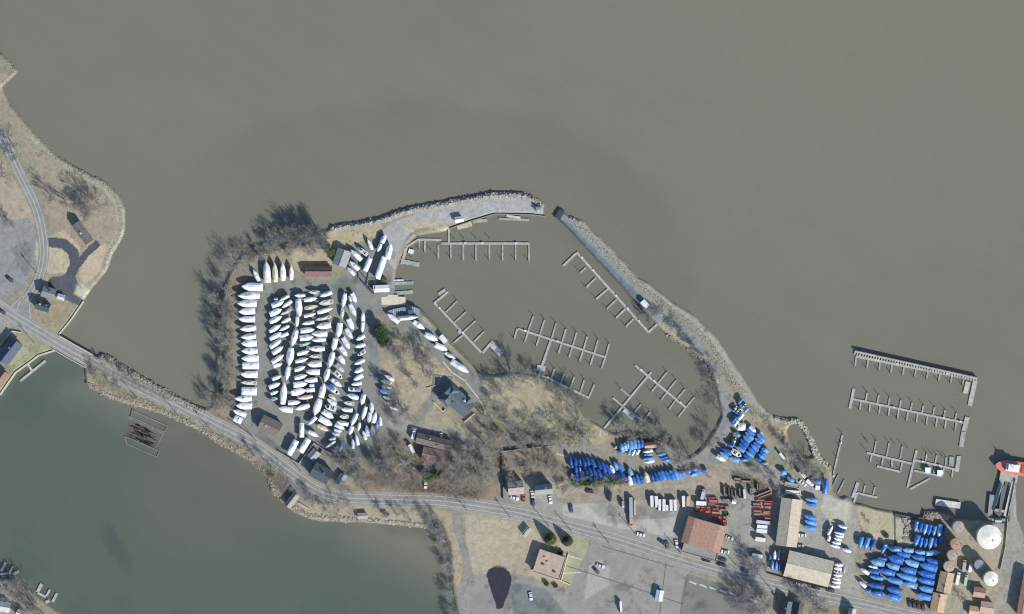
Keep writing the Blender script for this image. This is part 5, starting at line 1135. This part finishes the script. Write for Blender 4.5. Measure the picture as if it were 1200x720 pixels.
tgroups = [
 # phrase, look, pts, scale range, tint
 ('the strip west of the yard', 'tall bare grey tree', [(276,306),(270,312),(264,326),(268,340),(262,352),(267,366),(262,380),(266,396),(260,410),(266,424),(260,440),(264,456),(256,468),(246,474),(266,474),(268,446),(271,358),(272,372),(270,390),(271,404),(270,418),(272,430),(270,466),(256,346),(258,396)], (.55,.85), (150,146,134)),
 ('the northern shore thicket', 'bare grey shoreline tree', [(288,298),(300,290),(312,282),(320,290),(332,280),(342,288),(350,274),(360,284),(370,276),(378,286),(384,298),(305,300),(336,296),(366,294)], (.5,.8), (140,142,134)),
 ('the tall stand on the north bank', 'tall bare dark-twigged tree', [(325,281),(336,277),(345,272),(352,276),(360,273),(368,277),(375,272),(382,277)], (.85,1.05), (120,122,120)),
 ('the wood above the main road', 'bare brown-grey woodland tree', [(440,518),(448,530),(470,530),(460,545),(442,548),(475,548),(490,552),(452,562),(470,562),(428,556),(520,550),(534,544),(546,538),(540,555),(556,550),(530,565),(548,565),(566,560),(560,535),(572,545),(578,530),(550,525),(566,518),(536,530),(580,560),(486,566),(415,545),(500,548),(522,562),(452,555)], (.7,1.05), (156,146,130)),
 ('the shore park south of the basin', 'bare park tree', [(582,455),(592,468),(600,452),(576,470),(570,490),(584,490),(598,498),(612,506),(626,500),(640,508),(612,520),(628,516),(596,512),(582,508),(572,504),(650,500),(662,488),(668,508),(656,516),(676,520),(690,512),(682,496),(642,520),(604,445),(622,446),(640,452),(655,464),(668,474),(664,460),(642,444)], (.55,.9), (158,152,134)),
 ('the clubhouse lawn and slope', 'bare slender lawn tree', [(484,446),(462,410),(474,402),(484,412),(494,420),(470,420),(505,425),(460,470),(472,480),(480,490),(462,492),(456,455),(500,410)], (.6,.95), (150,138,128)),
 ('the clump behind the pink-roofed hut', 'bare brownish tree', [(724,506),(732,500),(742,508),(752,500),(764,506),(772,498),(780,510),(788,520),(794,532),(778,522),(800,545),(812,542)], (.6,.9), (164,152,136)),
 ('the eastern breakwater', 'low dark-twigged bare tree', [(766,368),(760,372),(794,388),(800,396),(814,408),(818,414),(832,432),(838,442),(842,452),(838,462),(840,478),(826,520),(834,508),(780,372)], (.45,.8), (120,118,122)),
 ('the brush south of the rocky cove', 'stunted bare tree', [(918,520),(926,528),(934,536),(942,544),(950,550),(938,556),(948,562),(912,512),(958,560),(926,546)], (.45,.75), (150,150,140)),
 ('the scrub between lane and containers', 'bare grey tree', [(886,552),(896,548),(904,556),(912,562),(878,550),(909,572),(914,580),(898,560),(830,560)], (.4,.6), (156,150,140)),
 ('the southern roadside by the houses', 'bare twiggy roadside tree', [(884,690),(878,698),(892,700),(900,712),(886,712),(946,700),(954,708),(940,695),(962,716),(890,660),(884,668),(892,656),(874,690),(880,712),(868,704),(872,716)], (.65,1.1), (132,130,132)),
 ('the lagoon bank below the bend', 'bare grey lagoon-side tree', [(508,614),(516,624),(522,634),(528,646),(524,660),(530,672),(526,684),(532,698),(530,712),(534,726),(500,606),(512,604)], (.5,.8), (150,150,144)),
 ('the garden behind the dark-roofed house', 'bare tree', [(404,536),(412,550),(420,560),(428,570),(396,540),(404,572),(392,528),(386,536)], (.5,.85), (148,140,128)),
 ('the road bend above the lagoon', 'thin bare tree', [(370,588),(380,592),(392,594),(410,596),(446,600),(464,604),(478,602),(364,580),(330,560),(345,574),(310,540),(295,530)], (.45,.75), (146,136,124)),
 ('the western point', 'spindly bare tree', [(14,168),(20,185),(78,238),(92,238),(100,245),(106,232),(114,238),(98,250),(60,230),(10,260),(92,222),(6,208)], (.6,1.0), (140,132,120)),
 ('the rocky causeway', 'low bare shrub tree', [(108,432),(112,440),(122,424),(132,428),(126,448),(140,456),(106,424),(146,438),(158,446)], (.3,.5), (150,142,126)),
 ('the south-western corner gardens', 'bare garden tree', [(10,688),(20,682),(28,690),(36,702),(30,708),(44,714),(14,698),(52,720)], (.6,.95), (140,138,136)),
 ('the plots behind the roadside houses', 'bare garden tree', [(600,545),(612,552),(620,540),(634,535),(644,528),(652,542),(648,556),(658,552),(662,566),(656,574),(598,560),(606,538),(620,552),(630,546),(640,544),(626,530),(614,530),(650,534)], (.45,.75), (156,142,124)),
 ('the thicket south of the deep blue boats', 'olive-twigged tree', [(686,562),(694,566),(704,564),(714,566),(722,563),(730,562),(672,566),(700,572)], (.4,.6), (150,152,112)),
]
tn = 0
for phrase, look, pts, (s0,s1), col in tgroups:
    pts = sorted(pts, key=lambda p: (p[0]+.001*p[1]))
    for i, (a,b) in enumerate(pts):
        s = random.uniform(s0,s1); tr = random.choice(TREES)
        r = bpy.data.objects.new('bare_tree', None); COL.objects.link(r)
        ix, iy = int(round(a))-GX0, int(round(b))-GY0; z = max(float(Hgt[iy, ix]), -.3)-.1
        r.location = (X(a), Y(b), z); r.rotation_euler = (random.uniform(-.06,.06),random.uniform(-.06,.06),random.uniform(0,6.28)); r.scale = (s,s,s*random.uniform(.9,1.1)*(1.3 if 'west of the yard' in phrase else 1))
        r['label'] = f'{look}, {ordn(i+1)} from west in {phrase}'; r['category'] = 'tree'; r['group'] = 'bare trees of '+phrase
        gm = sum(col)/3; c = jit(alb(*[min(255, int((gm+(q-gm)*.45)*1.10)) for q in col]), .14); ob('trunk', tr[0], r, c); ob('crown', tr[1], r, c); tn += 1
for (a,b,s,lb) in [(606,446,1.25,'tall bare tree at the basin edge behind the slipway dock'),(676,474,.95,'bare tree at the water edge near the forked dock'),(500,442,.8,'rounded bare tree alone on the clubhouse lawn'),(1126,704,.5,'small bare tree among the sheds near the white tanks'),(1015,612,.35,'tiny bare tree on the beach lot beside the works yard')]:
    r = bpy.data.objects.new('bare_tree', None); COL.objects.link(r); r.location = (X(a),Y(b),GZ-.2); r.scale = (s,s,s); r['label'] = lb; r['category'] = 'tree'
    c = alb(140,138,130); ob('trunk', TREES[4][0], r, c); ob('crown', TREES[4][1], r, c)
for (a,b,s,k,c,lb) in [(447,388,1.1,0,(84,108,66),'dense evergreen tree alone beside the eastern yard lane, northern crown'),(449,399,1.0,0,(78,100,62),'dense evergreen tree touching the lane evergreen, southern crown'),
 (405,545,.8,0,(112,138,72),'bright green bushy tree behind the yard fence'),(501,560,.85,0,(118,134,84),'olive green tree in the wood, western of two'),(513,557,.8,0,(112,128,80),'olive green tree in the wood, eastern of two'),
 (645,632,1.4,1,(112,118,72),'conical green tree beside the flat-roofed office'),(665,634,1.2,1,(92,96,76),'darker conical tree right of the green one on the office lawn'),
 (388,296,.7,0,(104,122,74),'green bush at the corner of the dry northern lawn'),(640,684,.45,0,(84,104,68),'low green hedge-like bush below the office'),(651,687,.4,0,(98,112,74),'small green bush at the office wall end'),
 (1038,628,.45,0,(84,112,62),'small green bush between beach and blue boats'),(450,328,.5,0,(120,120,80),'olive shrub beside the lift slip'),(657,647,.45,0,(70,80,64),'dark round shrub at the office corner'),(1134,684,.5,0,(84,130,104),'blue-green shrub near the small white tank')]:
    r = bpy.data.objects.new('evergreen_tree' if s > .6 else 'evergreen_bush', None); COL.objects.link(r); r.location = (X(a),Y(b),GZ-.1); r.rotation_euler = (0,0,random.uniform(0,6)); r.scale = (s,s,s*(1 if s > .6 else .7))
    r['label'] = lb; r['category'] = 'tree' if s > .6 else 'bush'; t_, c_ = EV[k]; ob('trunk', t_, r, alb(100,90,78)); ob('crown', c_, r, alb(*c))
print('trees', tn)
# ------------------------------------------------------------------ riprap and brush (stuff)
def rocks(name, polys, n, smin, smax, col, label, cat='rocks'):
    allv = []; allf = []; k = 0; r = random.Random(len(polys)*31+n)
    segs = []; tot = 0
    for pts, w in polys:
        for a, b in zip(pts[:-1], pts[1:]): l = math.hypot(b[0]-a[0], b[1]-a[1])*w; segs.append((a,b,w,l)); tot += l
    base = np.array([(-1,-1,-1),(1,-1,-1),(1,1,-1),(-1,1,-1),(-1,-1,1),(1,-1,1),(1,1,1),(-1,1,1)], float)
    F0 = np.array([(3,2,1,0),(4,5,6,7),(0,1,5,4),(1,2,6,5),(2,3,7,6),(3,0,4,7)])
    R = np.random.default_rng(n)
    for a,b,w,l in segs:
        for _ in range(int(n*l/tot)+1):
            t = r.random(); px = a[0]+(b[0]-a[0])*t; py = a[1]+(b[1]-a[1])*t
            d = math.hypot(b[0]-a[0], b[1]-a[1])+1e-6; o = r.uniform(-.5,.5)*w; px += -(b[1]-a[1])/d*o; py += (b[0]-a[0])/d*o
            ix, iy = int(round(px))-GX0, int(round(py))-GY0
            if not (0 <= ix < NW and 0 <= iy < NH): continue
            z = float(Hgt[iy,ix])
            if z < -.8: continue
            s = r.uniform(smin, smax)*r.uniform(.6,1.2)
            q = base*R.uniform(.35,.62,(8,3))*s*np.array([1,r.uniform(.6,1),.7]); an = r.uniform(0,6.28); c_,s_ = math.cos(an), math.sin(an)
            tx = r.uniform(-.5,.5); q = np.stack([q[:,0]*c_-q[:,1]*s_, q[:,0]*s_+q[:,1]*c_, q[:,2]+q[:,0]*tx], 1)+np.array([X(px),Y(py),z+s*.12])
            allv.append(q); allf.append(F0+8*k); k += 1
    v = np.concatenate(allv); fcs = np.concatenate(allf)
    me = bpy.data.meshes.new(name); me.from_pydata(v.tolist(), [], fcs.tolist()); me.materials.append(M['stone']); me.update()
    return ob(name, me, color=alb(*col), label=label, cat=cat, kind='stuff')
rocks('riprap', [([(388,268),(403,265),(425,262),(445,258),(465,250),(485,245),(520,238.5),(550,233),(574,229),(610,228),(625,232),(636,242)], 5.5)], 2600, .5, 1.5, (182,178,166), 'grey armour stones along the outer side of the northern breakwater')
rocks('riprap', [([(668,255),(690,275),(708,294),(733,319),(760,342),(788,364),(812,382),(832,402),(848,425),(860,447),(872,462)], 5)], 5200, .2, .6, (172,170,156), 'pale rubble slope along the eastern breakwater')
rocks('riprap', [([(908,490),(925,494),(937,494),(946,506),(953,522),(959,537),(972,548)], 5)], 900, .5, 1.5, (186,180,162), 'stone spit enclosing the small cove')
rocks('riprap', [([(42,160),(67,185),(93,201),(123,215),(137,230),(143,245),(144,268),(140,280),(128,300),(122,318)], 8), ([(2,64),(20,84),(2,100)], 6)], 1500, .15, .5, (178,174,156), 'stony beach rim of the western point')
rocks('riprap', [([(120,416),(150,434),(172,446),(193,459),(223,474),(242,482)], 8), ([(100,450),(125,464),(150,472),(183,481),(207,491),(233,503),(250,514),(275,528),(297,542),(312,560),(318,574),(333,588),(364,606),(428,611),(500,617)], 7)], 3200, .25, .9, (170,162,146), 'rubble banks of the causeway and lagoon shore')
rocks('riprap', [([(488,279),(476,290),(468,306),(464,320)], 4), ([(775,388),(805,409),(828,426),(838,448)], 4), ([(1084,602),(1113,605)], 6)], 600, .3, .9, (160,152,136), 'loose stones round the inner basin banks')
def brush(name, polys, n, hmax, w, col, label, cat='brush', m='bark'):
    r = random.Random(n); mb = MB()
    for _ in range(n):
        pts, wd = r.choice(polys); i = r.randrange(len(pts)-1); a, b = pts[i], pts[i+1]; t = r.random()
        px = a[0]+(b[0]-a[0])*t+r.gauss(0,wd/3); py = a[1]+(b[1]-a[1])*t+r.gauss(0,wd/3); ix, iy = int(round(px))-GX0, int(round(py))-GY0
        if not (0 <= ix < NW and 0 <= iy < NH): continue
        z = float(Hgt[iy,ix])
        if z < .2: continue
        for _ in range(6):
            q = Vector((X(px)+r.gauss(0,.5), Y(py)+r.gauss(0,.5), z)); e = q+Vector((r.gauss(0,.5),r.gauss(0,.5),r.uniform(.3,1)*hmax)); s_ = Vector((r.gauss(0,1),r.gauss(0,1),0)).normalized()*w
            mb.add([q-s_,q+s_,e],[(0,1,2)])
    return ob(name, mb.mesh(name, M[m]), color=alb(*col), label=label, cat=cat, kind='stuff')
brush('undergrowth', [([(258,310),(262,350),(262,400),(262,440),(255,475)], 14),([(285,300),(330,285),(380,280)], 14)], 2600, 1.3, .08, (160,156,142), 'tangled grey brush under the trees north and west of the yard')
brush('undergrowth', [([(440,520),(480,550),(540,560),(590,540)], 34),([(430,560),(500,572),(560,580)], 14)], 2800, 1.0, .08, (166,152,136), 'brown leaf-littered undergrowth in the wood above the road')
brush('undergrowth', [([(104,430),(150,445),(200,468)], 10),([(110,448),(160,468),(240,498),(290,530)], 9),([(300,545),(340,580)], 10)], 2200, .7, .07, (168,158,138), 'dry weeds on both sides of the causeway road')
brush('undergrowth', [([(510,610),(525,640),(528,690),(532,730)], 7),([(570,500),(640,512),(690,505)], 18)], 2000, 1.1, .08, (156,152,136), 'grey scrub on the lagoon bank and in the park hollow')
brush('undergrowth', [([(880,480),(905,500),(925,520),(950,550),(965,560)], 14),([(860,555),(900,575)], 12),([(780,400),(836,440)], 8),([(725,507),(790,520)], 8)], 2200, .9, .08, (170,164,146), 'tan scrub along the eastern shore and behind the boats')
brush('undergrowth', [([(672,566),(735,562)], 7)], 900, 1.5, .10, (124,142,84), 'green thicket along the south side of the deep blue boats')
# storm wrack / rubble on the sand lot
rocks('rubble', [([(1060,606),(1066,618),(1062,634)], 9), ([(1090,604),(1112,608)], 6)], 260, .4, 1.6, (176,166,148), 'broken timber and rubble on the sandy lot', 'rubble')
#@@LIGHT
# ------------------------------------------------------------------ light, sky, camera
AZ, EL = 140, 39
w = bpy.data.worlds.new('World'); sc.world = w; w.use_nodes = True
n = w.node_tree.nodes; l = w.node_tree.links
sky = n.new('ShaderNodeTexSky'); sky.sky_type = 'NISHITA'; sky.sun_disc = False; sky.sun_elevation = math.radians(EL); sky.sun_rotation = math.radians(AZ)
sky.air_density = 1.0; sky.dust_density = .6; sky.ozone_density = 3.0
l.new(sky.outputs[0], n['Background'].inputs[0]); n['Background'].inputs[1].default_value = .135
sd = bpy.data.lights.new('sun', 'SUN'); sd.energy = 4.4; sd.angle = math.radians(.6); sd.color = (1,.965,.91)
so = bpy.data.objects.new('sun', sd); COL.objects.link(so)
dv = Vector((math.sin(math.radians(AZ))*math.cos(math.radians(EL)), math.cos(math.radians(AZ))*math.cos(math.radians(EL)), math.sin(math.radians(EL))))
so.rotation_euler = dv.to_track_quat('Z','Y').to_euler(); so.location = dv*300
cam = bpy.data.cameras.new('camera'); co = bpy.data.objects.new('camera', cam); COL.objects.link(co)
CH = 2600; co.location = (0,0,CH); co.rotation_euler = (0,0,0); cam.sensor_width = 36; cam.lens = 36*(CH-GZ)/(1200*S); cam.clip_end = 9000; cam.clip_start = 10
sc.camera = co
sc.render.resolution_x = 1024; sc.render.resolution_y = 614
sc.view_settings.view_transform = 'Standard'; sc.view_settings.look = 'None'; sc.view_settings.gamma = 1; sc.view_settings.exposure = .40
sc.cycles.max_bounces = 5; sc.cycles.diffuse_bounces = 2; sc.cycles.filter_width = 1.15
